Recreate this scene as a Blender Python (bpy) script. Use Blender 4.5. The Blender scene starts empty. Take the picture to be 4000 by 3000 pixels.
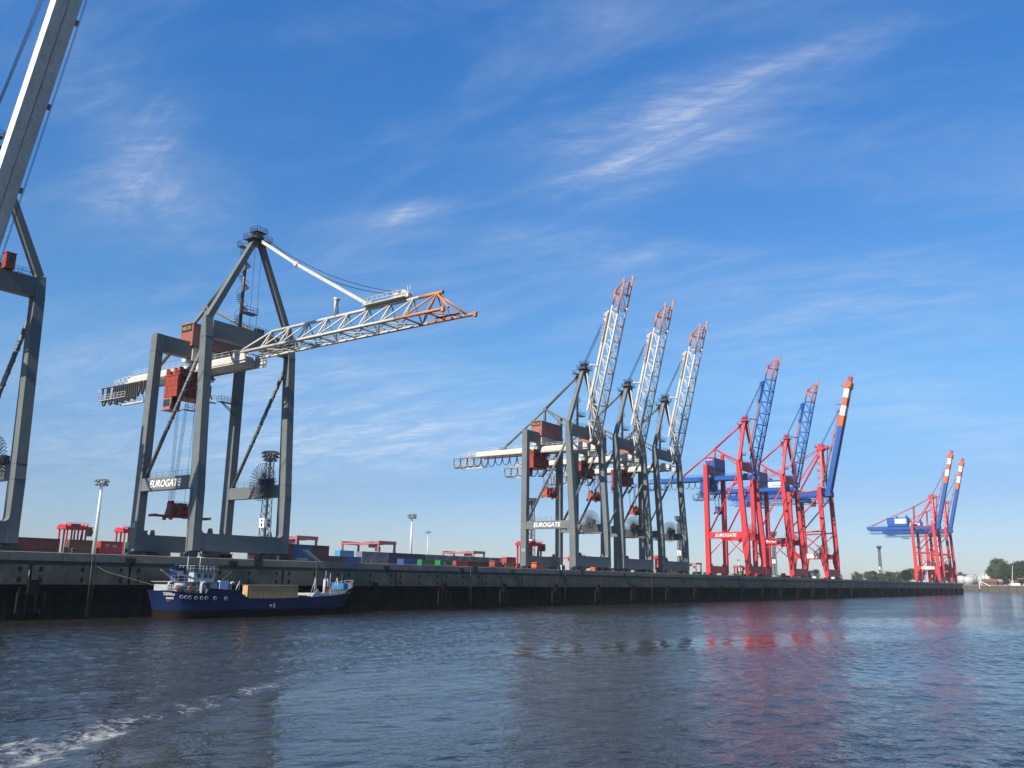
import bpy, math, random
import numpy as np
from mathutils import Vector, Matrix

R = math.radians
sc = bpy.context.scene
COL = sc.collection

# ------------------------------------------------------------------ camera
D = 129.46                       # distance from the camera to the quay face
HQ = 9.5                         # height of the quay above the water
CAM_H = 6.839
PITCH, ROLL, HEAD = 0.2202, 0.0168, 0.6175
F0 = Vector((math.cos(HEAD), math.sin(HEAD), 0))
R0 = Vector((math.sin(HEAD), -math.cos(HEAD), 0))
U0 = Vector((0, 0, 1))
F2 = F0 * math.cos(PITCH) + U0 * math.sin(PITCH)
U2 = U0 * math.cos(PITCH) - F0 * math.sin(PITCH)
CX = R0 * math.cos(ROLL) + U2 * math.sin(ROLL)
CY = U2 * math.cos(ROLL) - R0 * math.sin(ROLL)
cam = bpy.data.objects.new('camera', bpy.data.cameras.new('camera'))
COL.objects.link(cam)
m = Matrix((CX, CY, -F2)).transposed().to_4x4()
m.translation = Vector((0, 0, CAM_H))
cam.matrix_world = m
cam.data.sensor_width = 36
cam.data.lens = 36 * 3400 / 4000
cam.data.clip_start = 0.5
cam.data.clip_end = 30000
sc.camera = cam

def ray(px, py):                 # direction of a point of the 4000 x 3000 photograph
    a = (px - 2000) / 3400; b = (1500 - py) / 3400
    return (F2 + CX * a + CY * b).normalized()

# ------------------------------------------------------------------ light
SUN_EL, SUN_AZ = R(38.5), R(-1.8)     # the sun stands to -X, almost along the quay
sun_dir = Vector((-math.cos(SUN_AZ) * math.cos(SUN_EL), math.sin(SUN_AZ) * math.cos(SUN_EL), math.sin(SUN_EL)))
sl = bpy.data.lights.new('sun', 'SUN')
sl.energy = 5.0; sl.angle = R(0.53); sl.color = (1.0, 0.93, 0.82)
so = bpy.data.objects.new('sun', sl); COL.objects.link(so)
so.rotation_euler = sun_dir.to_track_quat('Z', 'Y').to_euler()

world = bpy.data.worlds.new('World'); sc.world = world
world.use_nodes = True
wn, wl = world.node_tree.nodes, world.node_tree.links
wn.clear()
def N(nodes, t, **kw):
    n = nodes.new(t)
    for k, v in kw.items(): setattr(n, k, v)
    return n
sky = N(wn, 'ShaderNodeTexSky', sky_type='NISHITA', sun_disc=False)
sky.sun_elevation = SUN_EL
sky.sun_rotation = math.atan2(sun_dir.x, sun_dir.y)
sky.altitude = 0; sky.air_density = 1.0; sky.dust_density = 0.35; sky.ozone_density = 3.0
tc = N(wn, 'ShaderNodeTexCoord')
def vmath(op, a, b=None):
    n = N(wn, 'ShaderNodeVectorMath', operation=op)
    for i, v in enumerate((a, b)):
        if v is None: continue
        if isinstance(v, (tuple, list, Vector)): n.inputs[i].default_value = tuple(v)
        else: wl.new(v, n.inputs[i])
    if op == 'SCALE': n.inputs['Scale'].default_value = 2.0
    return n
def fmath(op, a, b=None, c=None, clamp=False):
    n = N(wn, 'ShaderNodeMath', operation=op, use_clamp=clamp)
    for i, v in enumerate((a, b, c)):
        if v is None: continue
        if isinstance(v, (int, float)): n.inputs[i].default_value = v
        else: wl.new(v, n.inputs[i])
    return n.outputs[0]
dirv = tc.outputs['Generated']
sep = N(wn, 'ShaderNodeSeparateXYZ'); wl.new(dirv, sep.inputs[0])
# cirrus: noise on the cloud plane (direction divided by its height)
zz = fmath('ADD', fmath('MAXIMUM', sep.outputs[2], 0.0), 0.08)
cmb = N(wn, 'ShaderNodeCombineXYZ')
wl.new(fmath('DIVIDE', sep.outputs[0], zz), cmb.inputs[0]); wl.new(fmath('DIVIDE', sep.outputs[1], zz), cmb.inputs[1])
def cirrus(rot, sx, sy, scale, detail, dist, off=0.0):       # streaks run along the direction rot of the cloud plane
    m1 = N(wn, 'ShaderNodeMapping'); wl.new(cmb.outputs[0], m1.inputs[0]); m1.inputs['Rotation'].default_value = (0, 0, -rot)
    mp = N(wn, 'ShaderNodeMapping'); wl.new(m1.outputs[0], mp.inputs[0])
    mp.inputs['Scale'].default_value = (sx, sy, 1); mp.inputs['Location'].default_value = (off, off * 1.7, 0)
    nz = N(wn, 'ShaderNodeTexNoise'); wl.new(mp.outputs[0], nz.inputs[0])
    nz.inputs['Scale'].default_value = scale; nz.inputs['Detail'].default_value = detail; nz.inputs['Roughness'].default_value = 0.66; nz.inputs['Distortion'].default_value = dist
    return nz.outputs[0]
def ramp(v, lo, hi):
    n = N(wn, 'ShaderNodeMapRange', interpolation_type='SMOOTHSTEP')
    wl.new(v, n.inputs[0]); n.inputs[1].default_value = lo; n.inputs[2].default_value = hi
    return n.outputs[0]
def blob(c, e, half, amount):    # a patch of sky from the direction c towards e, half = its half width over its half length
    c, e = ray(*c), ray(*e)
    ctr = (c + e).normalized(); ax = (e - c); L = ax.length / 2; ax = ax.normalized(); bx = ctr.cross(ax).normalized()
    d = vmath('SUBTRACT', dirv, tuple(ctr)).outputs[0]
    a = fmath('DIVIDE', vmath('DOT_PRODUCT', d, tuple(ax)).outputs['Value'], L * 1.1)
    b = fmath('DIVIDE', vmath('DOT_PRODUCT', d, tuple(bx)).outputs['Value'], L * half)
    r2 = fmath('ADD', fmath('MULTIPLY', a, a), fmath('MULTIPLY', b, b))
    return fmath('MULTIPLY', fmath('POWER', 2.718, fmath('MULTIPLY', r2, -1.0)), amount)
n1 = cirrus(-1.65, 1.0, 2.6, 2.4, 9, 0.7)
n2 = cirrus(-1.05, 0.9, 3.6, 9.0, 11, 1.3, 3.0)
wisps = fmath('MULTIPLY', ramp(n1, 0.36, 0.74), fmath('ADD', fmath('MULTIPLY', ramp(n2, 0.34, 0.72), 0.72), 0.28))
mask = None
for c, e, h, a in (((2480, 420), (3420, 150), 0.2, 0.8), ((2350, 760), (3000, 330), 0.32, 0.85), ((2050, 660), (2750, 560), 0.36, 0.8),
                   ((1330, 880), (1720, 800), 0.17, 1.3), ((1500, 905), (2500, 960), 0.14, 0.5), ((350, 250), (780, 850), 0.5, 0.8), ((300, 800), (760, 700), 0.5, 0.8),
                   ((2300, 90), (2620, 60), 0.35, 0.42), ((2000, 1010), (3000, 980), 0.07, 0.35),
                   ((100, 1420), (1700, 1520), 0.2, 0.8), ((1200, 1760), (2200, 1620), 0.25, 1.0), ((0, 1800), (1500, 1720), 0.22, 1.0), ((2600, 1230), (4000, 1120), 0.2, 0.6), ((3000, 1400), (4000, 1700), 0.3, 0.5)):
    b = blob(c, e, h, a)
    mask = b if mask is None else fmath('ADD', mask, b)
wide = fmath('MULTIPLY', ramp(cirrus(-1.4, 0.8, 2.2, 1.3, 7, 0.6, 7.0), 0.42, 0.8), 0.15)
cl = fmath('MULTIPLY', fmath('ADD', fmath('MULTIPLY', wisps, mask), fmath('MULTIPLY', mask, 0.15)), 0.5)
cl = fmath('ADD', cl, wide, clamp=True)
cl = fmath('MULTIPLY', cl, ramp(sep.outputs[2], 0.02, 0.14))
hs = N(wn, 'ShaderNodeHueSaturation'); wl.new(sky.outputs[0], hs.inputs['Color']); hs.inputs['Saturation'].default_value = 1.15
mix = N(wn, 'ShaderNodeMix', data_type='RGBA'); wl.new(cl, mix.inputs[0]); ramp_n = N(wn, 'ShaderNodeValToRGB'); wl.new(sep.outputs[2], ramp_n.inputs[0])      # the blue of the air by height above the horizon
er = ramp_n.color_ramp.elements
for i, (ps, c) in enumerate(((0.0, (.61, .655, .86)), (.1, (.60, .68, .86)), (.22, (.82, 1.03, 1.14)), (.6, (.56, 1.2, 1.62)))):
    e = er[i] if i < 2 else er.new(ps)
    e.position = ps; e.color = (c[0] / 2, c[1] / 2, c[2] / 2, 1)
wl.new(vmath('SCALE', vmath('MULTIPLY', hs.outputs[0], ramp_n.outputs[0]).outputs[0]).outputs[0], mix.inputs[6]); mix.inputs[7].default_value = (6.6, 7.0, 7.5, 1)
bg = N(wn, 'ShaderNodeBackground'); wl.new(mix.outputs[2], bg.inputs[0]); bg.inputs[1].default_value = 0.072
wo = N(wn, 'ShaderNodeOutputWorld'); wl.new(bg.outputs[0], wo.inputs[0])

sc.view_settings.view_transform = 'Standard'; sc.view_settings.look = 'None'
sc.view_settings.exposure = 0.8; sc.view_settings.gamma = 1
sc.cycles.max_bounces = 5; sc.cycles.diffuse_bounces = 2; sc.cycles.glossy_bounces = 3; sc.cycles.transmission_bounces = 2; sc.cycles.volume_bounces = 0
sc.cycles.caustics_reflective = False; sc.cycles.caustics_refractive = False

# ------------------------------------------------------------------ materials
MATS = {}
def mat(name, col, rough=0.5, metal=0.0, spec=0.5, var=0.12, scale=0.6, streak=0.0, rust=None, rust_amt=0.0, bump=0.0, bscale=8.0):
    if name in MATS: return MATS[name]
    M = bpy.data.materials.new(name); M.use_nodes = True
    n, l = M.node_tree.nodes, M.node_tree.links
    b = n['Principled BSDF']
    b.inputs['Roughness'].default_value = rough; b.inputs['Metallic'].default_value = metal; b.inputs['Specular IOR Level'].default_value = spec
    t = N(n, 'ShaderNodeTexCoord')
    nz = N(n, 'ShaderNodeTexNoise'); nz.inputs['Scale'].default_value = scale; nz.inputs['Detail'].default_value = 6; nz.inputs['Roughness'].default_value = 0.65
    l.new(t.outputs['Object'], nz.inputs[0])
    mr = N(n, 'ShaderNodeMapRange'); l.new(nz.outputs[0], mr.inputs[0]); mr.inputs[1].default_value = 0.3; mr.inputs[2].default_value = 0.7
    mr.inputs[3].default_value = 1 - var; mr.inputs[4].default_value = 1 + var
    vm = N(n, 'ShaderNodeVectorMath', operation='SCALE'); vm.inputs[0].default_value = col; l.new(mr.outputs[0], vm.inputs['Scale'])
    out = vm.outputs[0]
    if streak or rust:
        mp = N(n, 'ShaderNodeMapping'); l.new(t.outputs['Object'], mp.inputs[0]); mp.inputs['Scale'].default_value = (1.6, 1.6, 0.12)
        n2 = N(n, 'ShaderNodeTexNoise'); l.new(mp.outputs[0], n2.inputs[0]); n2.inputs['Scale'].default_value = 1.7; n2.inputs['Detail'].default_value = 7; n2.inputs['Roughness'].default_value = 0.7
        m2 = N(n, 'ShaderNodeMapRange'); l.new(n2.outputs[0], m2.inputs[0]); m2.inputs[1].default_value = 0.5; m2.inputs[2].default_value = 0.72
        m2.inputs[4].default_value = max(streak, rust_amt)
        mx = N(n, 'ShaderNodeMix', data_type='RGBA'); l.new(m2.outputs[0], mx.inputs[0]); l.new(out, mx.inputs[6])
        mx.inputs[7].default_value = (*(rust or tuple(c * 0.4 for c in col)), 1)
        out = mx.outputs[2]
    l.new(out, b.inputs['Base Color'])
    if bump:
        n3 = N(n, 'ShaderNodeTexNoise'); l.new(t.outputs['Object'], n3.inputs[0]); n3.inputs['Scale'].default_value = bscale; n3.inputs['Detail'].default_value = 5
        bp = N(n, 'ShaderNodeBump'); bp.inputs['Strength'].default_value = bump; bp.inputs['Distance'].default_value = 0.1
        l.new(n3.outputs[0], bp.inputs['Height']); l.new(bp.outputs[0], b.inputs['Normal'])
    MATS[name] = M
    return M
GREY = mat('grey_paint', (0.106, 0.119, 0.116), 0.55, spec=0.35, var=0.12, scale=0.45, rust=(0.10, 0.075, 0.055), rust_amt=0.3)
GREYD = mat('dark_grey_steel', (0.036, 0.039, 0.041), 0.5)
RED = mat('red_paint', (0.42, 0.016, 0.022), 0.5, var=0.08, scale=0.35, streak=0.22)
BLUE = mat('blue_paint', (0.001, 0.058, 0.25), 0.45, var=0.12, scale=0.4, streak=0.3)
BLUED = mat('dark_blue_paint', (0.003, 0.035, 0.125), 0.45)
WHITE = mat('weathered_white_paint', (0.43, 0.41, 0.36), 0.5, var=0.1, rust=(0.22, 0.13, 0.07), rust_amt=0.35)
WHITEC = mat('clean_white_paint', (0.6, 0.6, 0.58), 0.5, var=0.05)
ORANGE = mat('faded_orange_paint', (0.42, 0.165, 0.05), 0.6, var=0.3, scale=1.2, rust=(0.13, 0.04, 0.012), rust_amt=0.5)
ORANGEB = mat('bright_orange_paint', (0.42, 0.075, 0.01), 0.5, var=0.06)
HOUSE = mat('faded_red_cladding', (0.27, 0.098, 0.072), 0.6, var=0.12, streak=0.2)
TROL = mat('red_trolley_paint', (0.25, 0.035, 0.014), 0.6, var=0.3, scale=1.2, streak=0.75)
CABLE = mat('black_rubber', (0.018, 0.019, 0.022), 0.55)
STEEL = mat('galvanised_steel', (0.2, 0.205, 0.21), 0.45, metal=0.3)
BLACK = mat('black_paint', (0.012, 0.012, 0.014), 0.5)
YELLOW = mat('yellow_paint', (0.5, 0.32, 0.02), 0.5)
GLASS = mat('dark_glass', (0.02, 0.03, 0.035), 0.06)
RUBBER = mat('tyre_rubber', (0.02, 0.02, 0.02), 0.8)
PINK = mat('faded_pink_paint', (0.30, 0.095, 0.095), 0.6, var=0.1)

# ------------------------------------------------------------------ mesh building
class MB:
    def __init__(s, off=(0, 0, 0)):
        s.v = []; s.f = []; s.m = []; s.sm = []; s.off = Vector(off)
    def add(s, vs, fs, mi=0, smooth=False):
        b = len(s.v); s.v += [tuple(v) for v in vs]
        s.f += [tuple(i + b for i in f) for f in fs]; s.m += [mi] * len(fs); s.sm += [smooth] * len(fs)
        return s
    def box(s, x0, x1, y0, y1, z0, z1, mi=0):
        vs = [(x, y, z) for z in (z0, z1) for y in (y0, y1) for x in (x0, x1)]
        return s.add(vs, [(0, 2, 3, 1), (4, 5, 7, 6), (0, 1, 5, 4), (2, 6, 7, 3), (0, 4, 6, 2), (1, 3, 7, 5)], mi)
    def beam(s, p, q, w, h, up=(0, 0, 1), mi=0, w2=None, h2=None):
        p, q = Vector(p), Vector(q); d = (q - p).normalized(); up = Vector(up)
        a = d.cross(up)
        if a.length < 1e-4: a = d.cross(Vector((1, 0, 0)))
        a.normalize(); b = a.cross(d).normalized()
        w2 = w if w2 is None else w2; h2 = h if h2 is None else h2
        vs = []
        for c, ww, hh in ((p, w, h), (q, w2, h2)):
            for sx, sy in ((-1, -1), (1, -1), (1, 1), (-1, 1)): vs.append(c + a * ww / 2 * sx + b * hh / 2 * sy)
        return s.add(vs, [(3, 2, 1, 0), (4, 5, 6, 7)] + [(i, (i + 1) % 4, (i + 1) % 4 + 4, i + 4) for i in range(4)], mi)
    def tube(s, p, q, r, n=7, r2=None, mi=0, caps=True):
        p, q = Vector(p), Vector(q); d = (q - p).normalized(); r2 = r if r2 is None else r2
        a = d.orthogonal().normalized(); b = d.cross(a)
        vs = [c + (a * math.cos(2 * math.pi * i / n) + b * math.sin(2 * math.pi * i / n)) * rr for c, rr in ((p, r), (q, r2)) for i in range(n)]
        s.add(vs, [(i, (i + 1) % n, (i + 1) % n + n, i + n) for i in range(n)], mi, True)
        if caps:
            k = len(s.v) - 2 * n
            s.f += [tuple(k + i for i in range(n - 1, -1, -1)), tuple(k + n + i for i in range(n))]; s.m += [mi] * 2; s.sm += [False] * 2
        return s
    def path(s, pts, r, n=5, mi=0):
        pts = [Vector(p) for p in pts]; vs = []
        for i, p in enumerate(pts):
            d = (pts[min(i + 1, len(pts) - 1)] - pts[max(i - 1, 0)]).normalized()
            a = d.cross(Vector((0.31, 0.95, 0.05))).normalized() if abs(d.y) < 0.9 else d.cross(Vector((1, 0, 0.1))).normalized()
            b = d.cross(a)
            vs += [p + (a * math.cos(2 * math.pi * j / n) + b * math.sin(2 * math.pi * j / n)) * r for j in range(n)]
        fs = [(i * n + j, i * n + (j + 1) % n, (i + 1) * n + (j + 1) % n, (i + 1) * n + j) for i in range(len(pts) - 1) for j in range(n)]
        return s.add(vs, fs, mi, True)
    def prism(s, prof, axis, a0, a1, mi=0):            # profile extruded along an axis: axis x -> (y, z), y -> (x, z), z -> (x, y)
        n = len(prof); vs = []
        for a in (a0, a1):
            for u, v in prof: vs.append({'x': (a, u, v), 'y': (u, a, v), 'z': (u, v, a)}[axis])
        return s.add(vs, [tuple(range(n - 1, -1, -1)), tuple(range(n, 2 * n))] + [(i, (i + 1) % n, (i + 1) % n + n, i + n) for i in range(n)], mi)
    def rail(s, pts, h=1.1, r=0.035, gap=1.8, closed=False, n=4):
        pts = [Vector(p) for p in pts]
        if closed: pts.append(pts[0])
        for a, b in zip(pts, pts[1:]):
            k = max(1, int((b - a).length / gap))
            for i in range(k + 1):
                p = a.lerp(b, i / k); s.tube(p, p + Vector((0, 0, h)), r, n, caps=False)
            for hh in (h, h * 0.5): s.tube(a + Vector((0, 0, hh)), b + Vector((0, 0, hh)), r, n, caps=False)
        return s
    def mesh(s, name, mats):
        me = bpy.data.meshes.new(name)
        me.from_pydata([(v[0] - s.off.x, v[1] - s.off.y, v[2] - s.off.z) for v in s.v], [], s.f)
        for mm in (mats if isinstance(mats, (list, tuple)) else [mats]): me.materials.append(mm)
        me.polygons.foreach_set('material_index', s.m); me.polygons.foreach_set('use_smooth', s.sm)
        me.update()
        import bmesh
        bm = bmesh.new(); bm.from_mesh(me); bmesh.ops.recalc_face_normals(bm, faces=bm.faces); bm.to_mesh(me); bm.free()
        return me
    def build(s, name, mats, parent=None, loc=None):
        return link(name, s.mesh(name, mats), parent, loc)

def link(name, me, parent=None, loc=None):
    o = bpy.data.objects.new(name, me); COL.objects.link(o)
    if parent: o.parent = parent; KIDS.setdefault(parent.name, []).append(o)
    if loc is not None: o.location = loc
    return o
KIDS = {}
def tag(o, label, cat, group=None):
    o['label'] = label; o['category'] = cat
    if group: o['group'] = group
    return o
def thing(name, loc, label, cat, group=None, rz=0.0):
    o = bpy.data.objects.new(name, None); COL.objects.link(o); o.location = loc; o.rotation_euler = (0, 0, rz)
    o.empty_display_size = 0.5
    return tag(o, label, cat, group)
def copy_tree(o, parent=None):
    c = o.copy(); COL.objects.link(c)
    if parent: c.parent = parent; KIDS.setdefault(parent.name, []).append(c)
    for ch in list(KIDS.get(o.name, ())): copy_tree(ch, c)
    return c
def structure(o): o['kind'] = 'structure'; return o

def text_mesh(txt, width, height, shear=0.0, bold=0.0, depth=0.02):
    cu = bpy.data.curves.new('lettering', 'FONT'); cu.body = txt; cu.size = 1; cu.shear = shear; cu.offset = bold; cu.extrude = 0.0
    cu.align_x = 'CENTER'; cu.align_y = 'CENTER'; cu.resolution_u = 3
    o = bpy.data.objects.new('lettering', cu)
    me = bpy.data.meshes.new_from_object(o)
    bpy.data.objects.remove(o); bpy.data.curves.remove(cu)
    co = np.empty(len(me.vertices) * 3); me.vertices.foreach_get('co', co); co = co.reshape(-1, 3)
    lo, hi = co.min(0), co.max(0); co -= (lo + hi) / 2
    co[:, 0] *= width / (hi[0] - lo[0]); co[:, 1] *= height / (hi[1] - lo[1])
    me.vertices.foreach_set('co', co.ravel()); me.update()
    return me
def lettering(txt, width, height, material, parent, loc, face='-x', shear=0.0, bold=0.0, name='lettering'):
    me = text_mesh(txt, width, height, shear, bold); me.materials.clear(); me.materials.append(material)
    o = link(name, me, parent, loc)
    o.rotation_euler = {'-x': (R(90), 0, R(-90)), '-y': (R(90), 0, 0)}[face]
    return o

# ------------------------------------------------------------------ lattice boom container cranes
YB = 12.0                                       # a crane's base point, inland of the quay face
class CB(MB):
    def __init__(s): super().__init__((0, YB, HQ))
CACHE = {}
def cached(key, fn, mats):
    if key not in CACHE: CACHE[key] = fn().mesh(key[-1] if isinstance(key, tuple) else key, mats)
    return CACHE[key]

GEO = {'grey': dict(pb=21.6, pt=24.0, cb=49.6, ct=52.9, jt=49.4, ap=71.6, rt=52.3, gz=0.0),
       'low': dict(pb=20.0, pt=22.3, cb=48.3, ct=51.4, jt=48.1, ap=70.0, rt=50.8, gz=-1.4),
       'red': dict(pb=25.2, pt=28.0, cb=54.5, ct=58.0, jt=54.2, ap=76.9, rt=57.5, gz=5.1)}
HINGE_Z = 48.0
UP_ANG = R(76.4)

def fillet(b, x, z, sx, sz, y0, y1, r=0.8):
    pr = [(x, z)] + [(x + sx * r * (1 - math.sin(a)), z + sz * r * (1 - math.cos(a))) for a in [R(90) * i / 5 for i in range(6)]]
    b.prism(pr, 'y', y0, y1)

def front_leg(g, s, red):
    x0, x1 = sorted((s * 9.0, s * 10.6))
    b = CB()
    if red:
        pr = [(3.4, 10.7), (5.5, 10.7), (5.6, 16.4), (6.3, 20.6), (6.4, g['pb']), (6.35, g['pt']), (7.7, g['jt']), (7.7, g['ct'] + .6), (6.5, g['ct'] + .6), (5.9, g['jt']), (4.0, g['pt']), (3.5, g['pb'])]
    else:
        pr = [(3.5, 10.7), (5.5, 10.7), (5.75, g['pb']), (5.85, g['pt']), (7.2, g['jt']), (7.2, g['ct'] + .5), (6.0, g['ct'] + .5), (5.5, g['jt']), (3.9, g['pt']), (3.7, g['pb'])]
    b.prism(pr, 'x', x0, x1)
    for z, y0, y1 in ((g['pb'], 3.62, 6.4 if red else 5.8), (g['pt'], 3.85, 6.4 if red else 5.9), (g['jt'] + .1, 5.45, 7.75 if red else 7.25)):   # weld flanges
        b.box(x0 - .05, x1 + .05, y0, y1, z - .05, z + .05)
    b.tube((x0 - .06, 5.0, 11), (x0 - .06, 5.0 + .1, g['pb'] - .2), 0.05, 4)
    return b
def rear_leg(g, s, red):
    x0, x1 = sorted((s * 9.0, s * 10.6)); b = CB()
    b.prism([(21.0, 10.7), (23.0, 10.7), (22.9, g['rt']), (21.1, g['rt'])], 'x', x0, x1)
    for z in (g['pb'], g['pt'], g['jt'] - .5): b.box(x0 - .05, x1 + .05, 20.98, 23.02, z - .05, z + .05)
    if s > 0:
        b.box(x0 + .1, x1 - .1, 21.3, 22.7, g['rt'], g['rt'] + 6.6)
        b.rail([(x0, 21.2, g['rt'] + 1.5), (x0 - 1.0, 21.2, g['rt'] + 1.5), (x0 - 1.0, 22.8, g['rt'] + 1.5)])
    return b
def sill(y0, y1, g):
    b = CB(); b.box(-9.0, 9.0, y0, y1, 10.7, 13.75)
    for s in (-1, 1):
        fillet(b, s * 9.0, 13.75, -s, 1, y0 + .02, y1 - .02)
        b.prism([(y0 + .3, 13.75), (y1 - .3, 13.75), ((y0 + y1) / 2 + .3, 14.7), ((y0 + y1) / 2 - .3, 14.7)], 'x', s * 6.4, s * 6.8)
    return b
def portal(g, s, red):
    b = CB(); x0, x1 = sorted((s * 9.05, s * 10.55))
    b.box(x0, x1, 6.4 if red else 5.85, 20.99, g['pb'] + .03, g['pt'] - .03)
    b.rail([(s * 9.2, 7, g['pt']), (s * 9.2, 20.5, g['pt'])])
    return b
def helix_tube(b, p, q, r):
    p, q = Vector(p), Vector(q); b.tube(p, q, r, 10)
    d = (q - p).normalized(); a = d.orthogonal().normalized(); c = d.cross(a); L = (q - p).length
    b.path([p + d * (L * (.32 + .62 * t / 70)) + (a * math.cos(t * .75) + c * math.sin(t * .75)) * (r + .03) for t in range(71)], 0.07, 4)
def spiral_stair(z0, z1):
    b = CB(); cx, cy = -1.1, 8.6
    b.tube((cx, cy, z0), (cx, cy, z1), 0.34, 9)
    n = int((z1 - z0) / .3); pts = []
    for i in range(n):
        a = i * .42; z = z0 + .6 + i * .3
        if (z - z0) % 6.0 > 5.6: continue
        c, s_ = math.cos(a), math.sin(a)
        b.beam((cx + .3 * c, cy + .3 * s_, z), (cx + 1.15 * c, cy + 1.15 * s_, z), .34, .05)
    for hgt in (1.1,):
        b.path([(cx + 1.15 * math.cos(i * .42), cy + 1.15 * math.sin(i * .42), z0 + .6 + i * .3 + hgt) for i in range(n)], .04, 4)
    return b
def platform(x0, x1, y0, y1, z, legs=True):
    b = CB(); b.box(x0, x1, y0, y1, z - .15, z)
    b.rail([(x0, y0, z), (x1, y0, z), (x1, y1, z), (x0, y1, z)], 1.1, .04, 1.2, True)
    if legs: b.tube((x0 + .3, (y0 + y1) / 2, z - .1), (x1, y1, z - 2.4), .1, 5); b.tube((x0 + .3, y0 + .2, z - .1), (x1, y0 + .2, z - 2.4), .1, 5)
    return b
def head(ap):
    b = CB(); y = 6.8
    b.box(-1.6, 1.6, y - .9, y + .9, ap - .9, ap - .1)
    b.box(-.8, .8, y - 1.0, y + 1.2, ap - .1, ap + .9)
    for s in (-.55, .05, .5):
        pr = [(y + .2 + 1.0 * math.cos(a), ap + 1.0 + 1.0 * math.sin(a)) for a in [2 * math.pi * i / 14 for i in range(14)]]
        b.prism(pr, 'x', s - .09, s + .09)
    b.box(-2.3, 2.3, y - 1.6, y + 1.5, ap - .05, ap + .03)
    b.rail([(-2.3, y - 1.6, ap), (2.3, y - 1.6, ap), (2.3, y + 1.5, ap), (-2.3, y + 1.5, ap)], 1.1, .05, 1.0, True)
    b.box(-1.3, 1.3, y - 1.2, y + 1.0, ap + 1.7, ap + 1.78)
    b.rail([(-1.3, y - 1.2, ap + 1.7), (1.3, y - 1.2, ap + 1.7), (1.3, y + 1, ap + 1.7), (-1.3, y + 1, ap + 1.7)], 1.0, .05, .8, True)
    b.box(-2.6, -1.0, y + 1.5, y + 2.8, ap - 1.4, ap - 1.3)
    b.rail([(-2.6, y + 1.5, ap - 1.4), (-2.6, y + 2.8, ap - 1.4), (-1, y + 2.8, ap - 1.4)], 1.1, .05, .8)
    b.tube((.9, y, ap + .5), (.9, y, ap + 2.6), .12, 5); b.tube((-.9, y - .8, ap + .5), (-.9, y - .8, ap + 2.3), .1, 5)
    return b
def girder(gz, back=0):
    b = CB(); z = gz
    pr = [(-2.6, 46.3 + z), (2.6, 46.3 + z), (2.6, 46.62 + z), (2.25, 46.66 + z), (2.25, 47.3 + z), (1.5, 48.1 + z), (-1.5, 48.1 + z), (-2.25, 47.3 + z), (-2.25, 46.66 + z), (-2.6, 46.62 + z)]
    b.prism(pr, 'y', 7.2, 47.4 - back)
    for s in (-1, 1):
        b.box(s * 2.35 - .12, s * 2.35 + .12, 4.2, 49 - back, 46.04 + z, 46.3 + z)
        b.prism([(4.2, 46.6 + z), (8.6, 46.35 + z), (7.6, 48.5 + z), (6.3, 48.5 + z), (4.4, 47.6 + z)], 'x', s * 2.28, s * 2.62)
    for y in (13, 20, 27, 34, 41): b.box(-2.29, 2.29, y - .05, y + .05, 46.66 + z, 47.34 + z)
    return b
def girder_rail(gz):
    b = CB(); z = 48.1 + gz
    for s in (-1.3, 1.3): b.rail([(s, 8.6, z), (s, 19.8, z)], 1.1, .04, 2.0); b.rail([(s, 25.2, z), (s, 43.6, z)], 1.1, .04, 2.0)
    return b
def tail(gz, dy=0):
    b = CB(); b.off = Vector((0, YB - dy, HQ)); z = gz
    for s in (-1, 1):
        top = [(s * 1.3, 47.4, 48.3 + z), (s * 1.3, 52.8, 48.1 + z), (s * 1.3, 55.4, 46.4 + z)]
        low = [(s * 1.3, 47.4, 46.35 + z), (s * 1.3, 55.4, 46.35 + z)]
        for pl in (top, low):
            for p, q in zip(pl, pl[1:]): b.tube(p, q, .13, 6)
        for i in range(4):
            y = 47.8 + 1.65 * i; b.tube((s * 1.3, y, 46.35 + z), (s * 1.3, y, 48.2 + z), .08, 5); b.tube((s * 1.3, y, 46.35 + z), (s * 1.3, y + 1.6, 48.1 + z), .06, 5)
    for y in (49, 51, 53, 55.2): b.tube((-1.3, y, 46.35 + z), (1.3, y, 46.35 + z), .1, 5)
    for s in (-1, 1):
        b.box(s * 2.6 - .55, s * 2.6 + .55, 46.5, 56.6, 43.35 + z, 43.45 + z); b.box(s * 2.0 - .06, s * 2.0 + .06, 46.5, 56.6, 43.2 + z, 43.5 + z)
        b.rail([(s * 3.1, 46.5, 43.45 + z), (s * 3.1, 56.6, 43.45 + z)], 1.1, .045, 1.3)
        for y in (47.5, 51, 54.6): b.tube((s * 1.3, y, 46.35 + z), (s * 2.1, y, 43.4 + z), .07, 5)
    b.box(-3.1, 3.1, 55.8, 56.6, 43.35 + z, 43.45 + z); b.rail([(-3.1, 56.6, 43.45 + z), (3.1, 56.6, 43.45 + z)], 1.1, .045, 1.3)
    b.tube((-3.0, 56.6, 44.5 + z), (-3.0, 57.0, 46.1 + z), .05, 4)
    return b
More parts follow.
